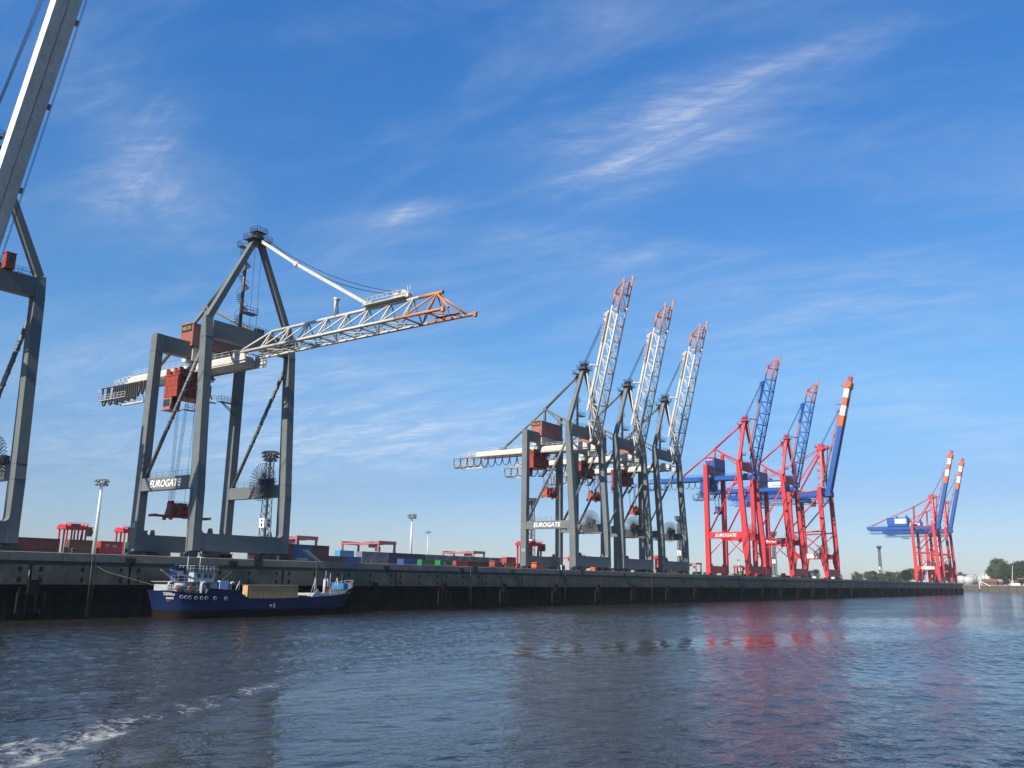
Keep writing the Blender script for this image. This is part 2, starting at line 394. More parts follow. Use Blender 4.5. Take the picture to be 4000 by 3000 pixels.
def festoon(gz, bunched):
    b = CB(); b.off = Vector((0, YB + (3.2 if bunched else 0), HQ)); zt = 46.0 + gz
    if bunched:
        loops = [(54.3, 1.9, 3.9), (51.8, 1.7, 3.9)] + [(49.9 - .75 * i, .62, 3.9 - .05 * i + .3 * math.sin(i * 2.1)) for i in range(11)] + [(41.5 - 1.5 * i, 1.0, 3.0 - .25 * i) for i in range(3)]
    else:
        loops = [(54.8 - 2.9 * i, 2.8, 3.3 + .2 * math.sin(i * 1.7)) for i in range(10)]
    for y, w, dp in loops:
        for dx in (-3.0, -2.8):
            b.path([(dx, y + w / 2 * math.cos(math.pi * k / 10) * (1 - .12 * math.sin(math.pi * k / 10)), zt - dp * math.sin(math.pi * k / 10) ** .55) for k in range(11)], .1, 5)
    b.box(-3.05, -2.75, 26, 56, zt, zt + .15)
    return b
def trolley_box(gz, y0=22.2, y1=27.4):
    b = CB(); z = gz
    b.box(-3.8, 3.4, y0 + .6, y1, 41.3 + z, 45.5 + z)
    b.box(-3.2, 3.2, y0 - .35, y0 + .58, 42.2 + z, 44.4 + z); b.box(-3.5, -.6, y0 - .5, y0 - .36, 43.0 + z, 43.3 + z)
    for i in range(7): b.box(-3.86, -3.8, y0 + .1 + i * .82, y0 + .2 + i * .82, 41.6 + z, 45.6 + z)
    for zz_ in (42.6, 43.6, 44.6): b.box(-3.87, -3.8, y0 + .02, y1 - .02, zz_ + z, zz_ + .1 + z)
    return b
def trolley_gear(gz, y0=22.2, y1=27.4):
    b = CB(); z = gz
    for s in (-1, 1):
        b.box(s * 3.2 - .45, s * 3.2 + .45, y0 - .8, y1 + .8, 45.72 + z, 46.0 + z)
        for y in (y0 + .2, y0 + 2.0, y1 - .6):
            b.tube((s * 3.2 - .35, y, 46.5 + z), (s * 3.2 + .35, y, 46.5 + z), .42, 9); b.box(s * 3.25 - .3, s * 3.25 + .3, y + .45, y + 1.0, 46.0 + z, 47.3 + z)
        b.rail([(s * 3.7, y0, 46.0 + z), (s * 3.7, y1, 46.0 + z)], 1.1, .05, 1.0)
    b.box(-2.6, -1.2, y0 - .9, y0 - .4, 44.6 + z, 47.2 + z); b.box(.4, 2.2, y0 - .7, y0 - .36, 45.0 + z, 46.9 + z); b.tube((-3.6, y0 - .6, 42 + z), (3.2, y0 - .8, 45.4 + z), .16, 6); b.tube((3.4, y0 - .6, 41.6 + z), (-1, y0 - .9, 46 + z), .12, 6)
    b.box(-4.3, 4.3, y0 - .9, y0 - .1, 40.9 + z, 41.05 + z); b.rail([(-4.3, y0 - .9, 41.35 + z), (4.3, y0 - .9, 41.35 + z)], 1.0, .05, 1.2)
    b.beam((-.4, y0 - .3, 38.6 + z), (2.6, y0 - .3, 41.2 + z), .7, .12); b.beam((-.4, y0 - .65, 39.6 + z), (2.6, y0 - .65, 42.2 + z), .05, .05)
    b.box(-2.8, -.3, y0 - .8, y0 + .2, 38.5 + z, 38.6 + z); b.rail([(-2.8, y0 - .8, 38.6 + z), (-.3, y0 - .8, 38.6 + z)], 1.0, .05, .8)
    return b
def cabin(gz, y0=25.2):
    b = CB(); z = gz
    b.prism([(y0, 38.9 + z), (y0 + 2.4, 38.9 + z), (y0 + 2.6, 41.5 + z), (y0 - .3, 41.5 + z), (y0 - .3, 40.0 + z)], 'x', -3.7, -1.5)
    b.box(-3.9, -1.3, y0 - .5, y0 + 2.8, 38.72 + z, 38.9 + z)
    return b
def cabin_window(gz, y0=25.2):
    b = CB(); z = gz
    b.box(-3.76, -3.7, y0 + .1, y0 + 2.2, 39.5 + z, 40.9 + z); b.box(-3.4, -1.8, y0 - .36, y0 - .3, 40.1 + z, 41.3 + z)
    return b
def machinery(g):
    b = CB(); z = g['rt'] - 52.3
    b.box(-3.2, 9.3, 20.55, 24.7, 51.4 + z, 56.1 + z)
    b.prism([(20.4, 56.1 + z), (24.85, 56.1 + z), (22.6, 56.5 + z)], 'x', -3.35, 9.45)
    b.box(-3.25, 9.35, 20.5, 24.75, 51.4 + z, 51.6 + z)
    for i in range(16): b.box(-3.235, -3.2, 20.7 + i * .25, 20.78 + i * .25, 51.7 + z, 55.9 + z)
    b.box(-2.6, 8.6, 20.9, 24.4, 48.55 + z, 51.38 + z, 1)
    return b
def reel(g, red):
    b = CB(); cx, cy, cz, ro = 8.35, 9.9, g['pt'] + .65, 3.7
    n = 36
    for i in range(n):
        a = 2 * math.pi * i / n; c, s = math.cos(a), math.sin(a)
        for dx, dw in ((-.28, .09), (.28, .09)):
            b.beam((cx + dx * .5, cy + 1.2 * c, cz + 1.2 * s), (cx + dx, cy + ro * c, cz + ro * s), dw, .05, up=(1, 0, 0))
        b.beam((cx - .3, cy + ro * c, cz + ro * s), (cx + .3, cy + ro * c, cz + ro * s), .12, .06)
    pr = [(cy + 1.25 * math.cos(2 * math.pi * i / 24), cz + 1.25 * math.sin(2 * math.pi * i / 24)) for i in range(24)]
    b.prism(pr, 'x', cx - .14, cx + .14)
    b.tube((cx - .8, cy, cz), (cx + .9, cy, cz), .6, 12)
    return b
def reel_stand(g):
    b = CB(); z = g['pt']
    b.box(10.55, 11.5, 6.2, 16.6, z - .16, z - .04); b.rail([(11.5, 6.2, z - .04), (11.5, 16.6, z - .04), (10.6, 16.6, z - .04)], 1.1, .045, 1.2)
    b.box(8.6, 10.4, 10.2, 11.3, z - .02, z + .3); b.box(9.2, 10.2, 8.6, 9.6, z - .02, z + 1.5)
    return b
def bogie(s, y):
    b = CB(); c = s * 8.2
    for dc in (-2.1, 2.1):
        b.prism([(c + dc - 1.5, 9.95), (c + dc + 1.5, 9.95), (c + dc + 1.1, 10.35), (c + dc + .35, 10.68), (c + dc - .35, 10.68), (c + dc - 1.1, 10.35)], 'y', y - .45, y + .45)
        for dx in (-1.0, 0, 1.0): b.tube((c + dc + dx, y - .3, 9.92), (c + dc + dx, y + .3, 9.92), .4, 10)
    b.box(c - 2.4, c + 2.4, y - .3, y + .3, 10.4, 10.69)
    return b

def boom_pt(s, x, h, ang, hz):
    hy = 2.9 if ang > R(75) else 4.25 if ang > R(20) else 6.8
    return Vector((x, hy - s * math.cos(ang) + h * math.sin(ang), hz + s * math.sin(ang) + h * math.cos(ang)))
U_S = [6.6 + 5.1 * i for i in range(9)]                       # upper nodes along the boom
def lattice(ang, hz, part):
    P = lambda s, x, h: boom_pt(s, x, h, ang, hz)
    b = CB(); H = 3.9; W = 2.5; S0, S1 = 40.5, 43.6            # where the paint changes, lower and upper chords
    def seg(p, q, r, cut):                                    # the piece of a member inside this part of the boom
        (s0, x0, h0), (s1, x1, h1) = p, q
        if part == 'tip':
            if s1 <= cut + .01: return
            t = max(0, (cut - s0) / (s1 - s0)) if s1 != s0 else 0
            p = (s0 + (s1 - s0) * t, x0 + (x1 - x0) * t, h0 + (h1 - h0) * t)
        else:
            if s0 >= cut - .01: return
            t = min(1, (cut - s0) / (s1 - s0)) if s1 != s0 else 1
            q = (s0 + (s1 - s0) * t, x0 + (x1 - x0) * t, h0 + (h1 - h0) * t)
        b.tube(P(*p), P(*q), r, 7)
    seg((U_S[0], 0, H), (U_S[-1] + 1.0, 0, H), .3, S1)
    for sg in (-1, 1):
        seg((0.3, sg * W, .1), (51.0 if sg < 0 else 53.6, sg * W, 0), .27, S0 if sg < 0 else S0 + 3)
        seg((.3, sg * W, .1), (U_S[0], 0, H), .2, 40)
        for i, u in enumerate(U_S):
            own = (u < S1 - 1) != (part == 'tip')
            if own: b.tube(P(u, sg * W, 0), P(u, 0, H), .15, 6)
            if i: seg((U_S[i - 1], sg * W, 0), (u, 0, H), .15, S0 + 1.4)
        seg((U_S[-1], 0, H), (52.0, sg * W, 0), .19, 40)
        if part != 'tip':
            b.box(sg * W - .01, sg * W + .01, 0, .01, HQ, HQ + .01) if False else None
            b.beam(P(1, sg * (W - .38), -.05), P(S0, sg * (W - .38), -.05), .16, .2)
    for i, u in enumerate([2.0] + U_S):
        if (u < S0) == (part != 'tip'): b.tube(P(u, -W, 0), P(u, W, 0), .13, 6)
        nx = ([2.0] + U_S + [51.0])[i + 1]
        if (u < S0 - 3) == (part != 'tip'):
            b.tube(P(u, -W if i % 2 else W, 0), P(nx, W if i % 2 else -W, 0), .1, 5)
    if part != 'tip':                                         # walkway inside the lattice
        for k in range(1, 40, 2): b.tube(P(k, .4, .1), P(k, 1.3, .1), .05, 4)
        for xx in (.4, 1.3): b.tube(P(1, xx, .1), P(S0, xx, .1), .07, 4)
        b.tube(P(1, 1.3, 1.2), P(S0, 1.3, 1.2), .04, 4)
        for sg in (-1, 1): b.tube(P(-.2, sg * (W + .1), .1), P(.9, sg * (W + .1), .1), .5, 8)
    else:
        b.tube(P(U_S[-1] + 1.0, 0, H), P(U_S[-1] + 1.35, 0, H), .36, 8)
        for sg in (-1, 1):
            e = 51.0 if sg < 0 else 53.6
            b.beam(P(e - .1, sg * W, -.45), P(e - .1, sg * W, .35), .5, .5, up=(1, 0, 0))
        for k in range(5): b.tube(P(47 + k, 1.2, .1), P(47 + k, 1.2, 1.2), .05, 4)
        b.tube(P(47, 1.2, 1.2), P(51, 1.2, 1.2), .05, 4); b.beam(P(46.5, 0.9, .05), P(51.5, .9, .05), .8, .08, up=(0, 0, 1))
        b.tube(P(53.6, W, .1), P(54.6, W, .5), .05, 4); b.tube(P(54.2, W, .1), P(54.4, W, .9), .05, 4)
    return b
def sheave_house(ang, hz):
    P = lambda s, x, h: boom_pt(s, x, h, ang, hz)
    b = CB(); H = 4.2; nrm = P(0, 0, 1) - P(0, 0, 0)
    b.beam(P(31.5, 0, H + .15), P(41.0, 0, H + .15), 2.4, .14, up=nrm)
    for sx in (-1.2, 1.2):
        for k in range(9): b.tube(P(31.5 + 1.19 * k, sx, H + .2), P(31.5 + 1.19 * k, sx, H + 1.3), .05, 4)
        for hh in (.75, 1.3): b.tube(P(31.5, sx, H + hh), P(41, sx, H + hh), .05, 4)
    for s in (38.8, 40.4):
        for sx in (-.4, 0, .4): b.tube(P(s, sx - .1, H + .9), P(s, sx + .1, H + .9), .65, 12)
    b.beam(P(37.8, 0, H + .5), P(41.6, 0, H + .5), 1.1, .7, up=nrm)
    b.beam(P(31.6, 0, H + .5), P(33.2, 0, H + .5), .9, .8, up=nrm)
    b.tube(P(40.2, .8, H + 1), P(40.2, .8, H + 2.6), .05, 4); b.tube(P(42.2, -.8, H + .3), P(42.2, -.8, H + 1.9), .05, 4)
    return b
def latch(ang, hz):
    P = lambda s, x, h: boom_pt(s, x, h, ang, hz); b = CB(); s0 = 23.9; n = P(0, 0, 1) - P(0, 0, 0)
    for x in (-.33, .33): b.tube(P(s0, x, 4.1), P(s0, x, 7.4), .2, 7)
    b.beam(P(s0, -.34, 6.2), P(s0, .34, 6.2), .34, .3); b.tube(P(s0, -.55, 7.2), P(s0, .55, 7.2), .3, 8)
    return b
def stay_bar(pts, r=.28):
    b = CB()
    for p, q in zip(pts, pts[1:]): b.beam(p, q, r * 1.5, r * 2.2)
    for p in pts[1:-1]: b.tube(Vector(p) - Vector((.45, 0, 0)), Vector(p) + Vector((.45, 0, 0)), .48, 10)
    return b
def lerp3(a, b_, t): return Vector(a).lerp(Vector(b_), t)

def lattice_crane(X, col, label, pose, bunched=False, text=True, number=None, sign=True):
    g = GEO[col]; red = col == 'red'; gz = g['gz']
    paint = RED if red else GREY; white = BLUE if red else WHITE; dark = RED if red else GREYD
    root = thing('container_crane', (X, D + YB, HQ), label, 'crane', 'red container cranes on the quay' if red else 'grey container cranes on the quay')
    k = lambda key, fn, mats: link(key, cached((col, key, pose if key in ('boom', 'boom_tip', 'sheave_platform', 'latch_post') else ''), fn, mats), root) if False else None
    def put(name, key, fn, mats, parent=root):
        kk = (col, key)
        if kk not in CACHE: CACHE[kk] = fn().mesh(name, mats)
        return link(name, CACHE[kk], parent)
    for s in (-1, 1):
        put('leg', f'fl{s}', lambda: front_leg(g, s, red), paint); put('leg', f'rl{s}', lambda: rear_leg(g, s, red), paint)
    put('sill_beam', 'sf', lambda: sill(3.55, 5.4, g), paint); put('sill_beam', 'sr', lambda: sill(21.1, 22.9, g), paint)
    por = None
    for s in (-1, 1):
        o = put('portal_beam', f'p{s}', lambda: portal(g, s, red), paint)
        if s < 0: por = o
    if text: lettering('EUROGATE', 9.6, 1.35, WHITEC, por, (-10.575, 13.5 - YB, (g['pb'] + g['pt']) / 2 - HQ), '-x', .22, .02)
    put('cross_beam', 'cf', lambda: CB().box(-9, 9, 5.7, 7.15, g['cb'], g['ct']), paint)
    put('cross_beam', 'cr', lambda: CB().box(-9, 9, 21.15, 22.85, g['rt'] - 3.3, g['rt'] - .05), paint)
    for s in (-1, 1):
        def br(s=s):
            b = CB(); helix_tube(b, (s * 9.8, 20.9, g['pt'] + .3), (s * 9.8, 7.0, g['jt'] - 1.2), .36); return b
        put('diagonal_brace', f'db{s}', br, paint)
        put('pylon_leg', f'py{s}', lambda s=s: CB().beam((s * 9.7, 6.6, g['ct'] + .45), (s * .95, 6.8, g['ap'] - .6), 1.15, 1.25, up=(0, 1, 0), w2=1.0, h2=1.1), paint)
        if red:
            def kb(s=s):
                b = CB(); c = 13.6
                b.tube((s * 9.8, 21.0, 18.6), (s * 9.8, c + .7, g['pb']), .2, 8); b.tube((s * 9.8, 6.0, 18.9), (s * 9.8, c - .7, g['pb']), .2, 8)
                b.box(s * 9.8 - .3, s * 9.8 + .3, c - 2.2, c + 2.2, g['pb'] - .5, g['pb'] + .02); return b
            put('knee_brace', f'kb{s}', kb, paint)
    put('pylon_head', 'hd', lambda: head(g['ap']), dark)
    node = (0, 21.3, g['ap'] - 11.2)
    def bs():
        b = CB(); helix_tube(b, node, (0, 7.7, g['ap'] - .4), .42); b.tube(node, (0, 38.0, 48.4 + gz), .38, 8); b.box(-.5, .5, 36.6, 38.8, 48.4 + gz, 49.2 + gz)
        b.tube((-.6, node[1], node[2]), (.6, node[1], node[2]), .6, 10); return b
    put('backstay', 'bs', bs, paint)
    def st():
        b = CB(); b.beam((0, 21.9, g['rt'] - .1), (0, 21.4, node[2] - .3), 1.0, 1.0, w2=.55, h2=.55)
        for s in (-1, 1): b.tube((0, 21.1, node[2] - .1), (s * 9.4, 7.0, g['jt'] + 2.2), .3, 8)
        return b
    put('backstay_strut', 'st', st, paint)
    gd = put('girder', 'gd%d' % bunched, lambda: girder(gz, 3.6 if bunched else 0), white); put('girder_railing', 'gr', lambda: girder_rail(gz), white, gd)
    put('tail_walkway', 'tw%d' % bunched, lambda: tail(gz, -3.6 if bunched else 0), white)
    put('cable_festoon', 'fe%d' % bunched, lambda: festoon(gz, bunched), CABLE)
    tr = put('trolley', 'tb', lambda: trolley_box(gz), BLUE if red else TROL); put('trolley_gear', 'tg', lambda: trolley_gear(gz), BLUED if red else TROL, tr)
    cb = put('cabin', 'ca', lambda: cabin(gz), BLUED if red else HOUSE); put('cabin_window', 'cw', lambda: cabin_window(gz), GLASS, cb)
    mh = put('machinery_house', 'mh', lambda: machinery(g), [BLUE if red else HOUSE, BLUED if red else WHITE])
    if sign:
        zz_ = g['rt'] - 52.3
        sb = put('sign_board', 'sb', lambda: CB().box(-3.33, -3.27, 21.0, 24.3, 54.6 + zz_, 56.0 + zz_), RED if red else BLACK, mh)
        if red:
            lettering('Kalmar', 1.9, .5, WHITEC, mh, (-3.345, 22.4 - YB, 55.35 + zz_ - HQ), '-x', .2, .02)
            CB().box(-3.36, -3.335, 23.5, 24.0, 55.1 + zz_, 55.6 + zz_).build('sign_emblem', WHITEC, mh)
        else: lettering('NELCON', 2.7, .72, YELLOW, mh, (-3.345, 22.65 - YB, 55.3 + zz_ - HQ), '-x', .1, .0)
    put('spiral_stair', 'ss', lambda: spiral_stair(g['ct'], g['ap'] - 1.3), dark)
    put('stair_platform', 'sp', lambda: platform(-.4, 2.2, 7.6, 9.4, g['ct'] + 4.2, False), dark)
    put('leg_platform', 'lp', lambda: platform(4.6, 9.0, 20.2, 21.3, g['cb'] - 8.2), dark)
    put('cross_beam_railing', 'cbr', lambda: CB().rail([(-4.2, 5.9, g['ct']), (8.6, 5.9, g['ct'])]).rail([(-4.2, 7.0, g['ct']), (8.6, 7.0, g['ct'])]).box(1.0, 2.8, 6.0, 6.9, g['ct'], g['ct'] + .9), dark)
    put('cable_reel', 're', lambda: reel(g, red), dark); put('reel_platform', 'rp', lambda: reel_stand(g), dark)
    for s in (-1, 1):
        for y in (4.45, 22.0): put('bogie', f'bo{s}{y}', lambda s=s, y=y: bogie(s, y), dark)
    if number: lettering(number, .9, .9, WHITEC, root, (-10.62, 4.6 + 17.4 - YB, 15.4 - HQ), '-x', name='crane_number')
    # boom
    hz = HINGE_Z + gz; ang = UP_ANG if pose == 'up' else R(.4)
    apx = Vector((0, 6.0, g['ap'] + .6)); P = lambda s, x, h: boom_pt(s, x, h, ang, hz)
    if pose in ('up', 'down'):
        bm = put('boom', 'bm' + pose, lambda: lattice(ang, hz, 'main'), white)
        put('boom_tip', 'bt' + pose, lambda: lattice(ang, hz, 'tip'), ORANGEB if red else ORANGE, bm)
        put('sheave_platform', 'sh' + pose, lambda: sheave_house(ang, hz), white, bm)
        put('latch_post', 'la' + pose, lambda: latch(ang, hz), white, bm)
        if pose == 'up':
            put('forestay', 'fs' + pose, lambda: stay_bar([P(32, 0, 4.9), P(9.5, 0, 5.1)], .3).tube(Vector((-.5, 5.6, g['ap'] - .6)), Vector((-.5, 3.4, g['ap'] - 17)), .2, 7).tube(Vector((.3, 5.6, g['ap'] - .6)), Vector((.3, 3.2, g['ap'] - 17)), .2, 7), PINK if red else WHITE)
            def rp():
                b = CB()
                for x in (-.9, -.5, -.1, .3, .7):
                    b.tube((x, 7.0, g['ap'] + 1.2), P(40.2, x * .6, 5.3), .045, 4, caps=False)
                return b
            put('hoist_rope', 'rope' + pose, rp, CABLE)
        else:
            mid = lerp3((0, 5.6, g['ap'] - .2), P(32, 0, 4.6), .36) - Vector((0, 0, .35))
            put('forestay', 'fs' + pose, lambda: stay_bar([(0, 5.6, g['ap'] - .2), mid, P(32, 0, 4.7)], .26), WHITE)
            def rp():
                b = CB()
                for x, sag in ((-.5, 2.3), (.5, 3.2)):
                    a_, c_ = Vector((x, 6.0, g['ap'] + 1.4)), P(40.0, x, 5.3)
                    b.path([a_.lerp(c_, t / 24) - Vector((0, 0, sag * 4 * (t / 24) * (1 - t / 24))) for t in range(25)], .07, 5)
                for x in (.0, 1.6): b.tube((x, 7.4, g['ap'] - .8), (x + .2, 7.4, g['ct']), .035, 4)
                return b
            put('hoist_rope', 'rope' + pose, rp, CABLE)
    else:                                                     # solid box boom
        an = R(68.0); zh = 48.0
        P = lambda s, x, h: boom_pt(s, x, h, an, zh)
        def bx():
            b = CB(); n = P(0, 0, 1) - P(0, 0, 0)
            for sg in (-1, 1):
                b.beam(P(0, sg * .86, .95), P(53, sg * .86, .95), 1.6, 1.9, up=n)
                for s in range(2, 53, 5): b.beam(P(s, sg * .86, .95), P(s + .12, sg * .86, .95), 1.66, 1.96, up=n)
            b.beam(P(0, 0, 1.2), P(53, 0, 1.2), .14, 1.2, up=n)
            return b
        bm = bx().build('boom', BOXB, root)
        b = CB()
        for s_, x in ((14, 1.9), (27, 1.9), (40, 1.9)):
            b.beam(P(s_, x, .4), P(s_ + .9, x, .4), .5, .4); b.tube(P(s_, x + .3, .2), P(s_ + .9, x + .3, .2), .05, 4)
        b.build('boom_lamp', STEEL, bm)
        b = CB()
        for x in (2.0, 2.15): b.tube(P(1, x, -.4), P(53, x, -.2), .035, 4)
        for x in (-2.4, -2.2, -2.0, -1.8): b.tube((x * .4, 7.0, g['ap'] + 1.2), P(50, x, 2.4), .04, 4)
        b.build('hoist_rope', CABLE, root)
        CB().box(3.9, 5.3, 5.0, 6.2, 51.45, 53.8).box(3.84, 5.36, 4.94, 6.26, 53.8, 53.95).build('control_cabin', TROL, root)
        CB().box(4.2, 5.0, 4.95, 5.0, 52.6, 53.5).build('control_window', GLASS, root)
    return root
BOXB = mat('pale_grey_boom_paint', (0.56, 0.55, 0.51), 0.5, var=0.12, scale=0.3, streak=0.4, rust=(0.1, 0.07, 0.05), rust_amt=0.3)

def make_spreader(X, yq, z, zt, label, material, long=False):
    root = thing('spreader', (X, D + yq, z), label, 'spreader', 'spreaders hanging from the cranes')
    key = material.name
    if ('spr', key) not in CACHE:
        f = MB()
        f.box(-3.0, 3.0, -.35, .35, .35, .95)
        for s in (-1, 1):
            f.box(s * 2.85 - .25, s * 2.85 + .25, -1.2, 1.2, 0, .6)
            for t in (-1, 1): f.box(s * 2.85 - .28, s * 2.85 + .28, t * 1.05 - .2, t * 1.05 + .2, -.35, .15)
            f.prism([(s * 2.6, .6), (s * 3.1, .6), (s * 2.7, 2.2), (s * 1.9, 2.6), (s * 1.9, 1.9)], 'y', -.8, .8)
            f.box(s * 1.3 - .3, s * 1.3 + .3, -.9, .9, .1, 1.0)
        CACHE['spr', key] = f.mesh('frame', material)
        h = MB()
        h.box(-2.1, 2.1, -.6, .6, 1.6, 2.5)
        for s in (-1, 1):
            h.box(s * 2.3 - .5, s * 2.3 + .5, -.7, .7, 1.9, 2.9)
            for t in (-.45, .45): h.tube((s * 2.3 - .1, t - .12, 2.95), (s * 2.3 - .1, t + .12, 2.95), .42, 10)
        h.box(-1.5, -.3, -1.05, -.62, .9, 1.9); h.box(.2, 1.6, -1.0, -.62, 1.0, 2.2); h.box(-.9, .9, -.5, .5, 2.52, 3.0); h.tube((-1.8, -.8, 1.2), (1.8, -.8, 1.2), .14, 6)
        for k in range(6): h.box(-1.9 + .75 * k, -1.8 + .75 * k, -.7, .7, .96, 1.6)
        h.rail([(-1.7, -.6, 2.5), (1.7, -.6, 2.5)], .7, .04, .9)
        CACHE['spr2', key] = h.mesh('head_block', material)
    link('frame', CACHE['spr', key], root); link('head_block', CACHE['spr2', key], root)
    if long:
        e = MB()
        for t in (-.75, .75): e.box(-6.0, 6.0, t - .17, t + .17, .18, .52)
        for s in (-1, 1): e.box(s * 6.0 - .15, s * 6.0 + .15, -1.2, 1.2, .1, .6)
        e.build('telescopic_beam', material, root)
    r = MB()
    for x in (-2.7, -2.4, -2.1, 2.0, 2.3, 2.6):
        for t in (-.45, .45): r.tube((x, t, 3.0), (x * .85, t * 3.4, zt - z), .035, 4, caps=False)
    r.tube((.5, 0, 2.5), (.8, 0, zt - z), .03, 4)
    r.build('hoist_rope', CABLE, root)
    return root

lattice_crane(53.1, 'low', 'grey container crane at the left edge, raised solid pale box boom', 'box', text=False, sign=False)
lattice_crane(103.5, 'grey', 'grey container crane with its white lattice boom lowered level over the water', 'down', bunched=True, number='10')
lattice_crane(231.1, 'grey', 'grey container crane with raised white lattice boom, its portal lettered EUROGATE and leg numbered 11', 'up', number='11')
lattice_crane(260.6, 'grey', 'grey container crane with raised white boom, middle of three close together', 'up', text=False)
lattice_crane(289.6, 'grey', 'grey container crane with raised white boom standing next to the red cranes', 'up', text=False)
lattice_crane(371.8, 'red', 'red container crane with blue lattice boom, next to the grey cranes', 'up')
lattice_crane(429.3, 'red', 'red container crane with blue lattice boom, beside a crane with a solid striped boom', 'up')
for X, yq, z, lb, mm in ((102.9, 22.5, 17.2, 'red spreader hanging low inside the crane with the level boom', TROL), (231.4, 19.5, 32.0, 'red spreader hanging inside the grey crane numbered 11', TROL),
                         (260.9, 20.5, 33.4, 'red spreader hanging inside the middle one of three grey cranes', TROL), (289.9, 20.0, 30.6, 'red spreader hanging inside the grey crane beside the red cranes', TROL),
                         (372.0, 20.5, 36.5, 'dark spreader hanging inside the red crane next to the grey cranes', BLUED)):
    make_spreader(X, yq, z, 41.3 + (5 if X > 300 else 0), lb, mm, X < 110)

# ------------------------------------------------------------------ red cranes with a solid striped boom
def striped_crane(X, label, full):
    root = thing('container_crane', (X, D + YB, HQ), label, 'crane', 'red cranes with striped booms')
    def put(name, key, fn, mats, parent=root):
        if ('s', key) not in CACHE: CACHE['s', key] = fn().mesh(name, mats)
        return link(name, CACHE['s', key], parent)
    for s in (-1, 1):
        x0, x1 = sorted((s * 9.9, s * 11.4))
        put('leg', f'f{s}', lambda: CB().prism([(3.5, 10.7), (5.3, 10.7), (6.9, 18.6), (6.9, 20), (6.6, 22.6), (5.9, 24.5), (6.9, 54), (7.0, 57.6), (4.9, 57.6), (4.7, 53), (3.6, 24)], 'x', x0, x1), RED)
        put('leg', f'r{s}', lambda: CB().prism([(21.2, 10.7), (23.0, 10.7), (23.2, 57.2), (21.4, 57.2), (20.5, 24), (19.6, 22.6), (19.6, 20), (20.1, 18.6)], 'x', x0, x1), RED)
        o = put('portal_beam', f'p{s}', lambda: CB().box(min(s * 10, s * 11.3), max(s * 10, s * 11.3), 6.85, 19.65, 20.0, 22.6), RED)
        if s < 0 and full:
            b = CB(); b.box(-11.36, -11.32, 15.2, 17.3, 20.45, 22.2); b.box(-11.36, -11.32, 10.9, 15.1, 20.1, 22.4); b.box(-11.36, -11.32, 7.6, 10.8, 20.25, 22.3); b.build('sign_board', WHITEC, o)
            lettering('ZPMC', 2.2, .8, RED, o, (-11.38, 9.2 - YB, 21.6 - HQ), '-x', 0, .03); lettering('2000', 1.0, .3, RED, o, (-11.38, 9.2 - YB, 20.75 - HQ), '-x')
            CB().path([(-11.38, 14.0 + .55 * math.cos(a), 21.25 + .75 * math.sin(a)) for a in [R(30 + 26 * i) for i in range(11)]], .07, 4).build('sign_emblem', BLUED, o)
            CB().box(-11.38, -11.365, 11.4, 13.2, 21.1, 21.35).build('sign_lettering', GREYD, o)
        put('strut', f's{s}', lambda: CB().tube((s * 10.7, 6.0, 34.2), (s * 10.7, 21.0, 33.6), .4, 8), RED)
        put('strut', f'su{s}', lambda: CB().tube((s * 10.7, 6.4, 55.6), (s * 10.7, 21.5, 54.6), .4, 8), RED)
        put('cross_brace', f'x{s}', lambda: CB().tube((s * 10.7, 6.2, 32.6), (s * 10.7, 17.6, 22.7), .28, 8), RED)
        put('cross_brace', f'xx{s}', lambda: CB().tube((s * 10.7, 20.8, 32.4), (s * 10.7, 9.0, 22.7), .28, 8), RED)
        put('diagonal_brace', f'd{s}', lambda: CB().tube((s * 10.7, 6.2, 53.2), (s * 10.7, 20.8, 37.2), .36, 8), RED)
    for y0, y1 in ((3.6, 5.2), (21.3, 22.9)): put('sill_beam', f'si{y0}', lambda: CB().box(-9.9, 9.9, y0, y1, 10.7, 14.4), RED)
    put('cross_beam', 'c1', lambda: CB().box(-9.9, 9.9, 5.0, 6.9, 54.2, 57.5), RED); put('cross_beam', 'c2', lambda: CB().box(-9.9, 9.9, 21.4, 23.1, 55.4, 58.0), RED)
    def tower():
        b = CB()
        for s in (-1, 1):
            b.beam((s * 5.2, 6.0, 57.5), (s * 1.7, 6.4, 79.3), .9, .9); b.tube((s * 2.4, 5.4, 57.5), (s * 1.6, 6.0, 79), .22, 6)
            b.beam((s * 5, 20.6, 58), (s * 1.9, 7.2, 78.4), .75, .75)
        for z in (62, 67, 72): b.tube((-4.6 + (z - 57) * .15, 6.1, z), (4.6 - (z - 57) * .15, 6.1, z), .16, 5)
        for z in range(59, 78, 4): b.box(-3.0, -1.2, 6.8, 8.6, z, z + .1); b.rail([(-3, 6.8, z + .1), (-3, 8.6, z + .1), (-1.2, 8.6, z + .1)], 1.1, .06, .9); b.beam((-2.9, 7.2, z), (-1.4, 7.2, z + 4), .5, .1)
        return b
    put('pylon', 'tw', tower, RED)
    put('pylon_head', 'ph', lambda: CB().box(-2.6, 2.6, 5.0, 8.2, 78.6, 80.4).box(-1.4, 1.4, 5.6, 7.8, 80.4, 82.4).box(-2.2, 2.2, 2.6, 5.0, 79.4, 80.6).rail([(-3, 4.6, 80.4), (3, 4.6, 80.4), (3, 9.4, 80.4), (-3, 9.4, 80.4)], 1.2, .07, 1.2, True).box(-3, 3, 8.2, 9.4, 80.2, 80.4), RED)
    put('backstay', 'bs', lambda: CB().tube((-1.6, 8, 79.4), (-2.0, 21.8, 72.0), .22, 6).tube((1.6, 8, 79.4), (2.0, 21.8, 72.0), .22, 6).tube((-2.0, 21.8, 72.0), (-2.2, 57, 56.6), .22, 6).tube((2.0, 21.8, 72.0), (2.2, 57, 56.6), .22, 6), RED)
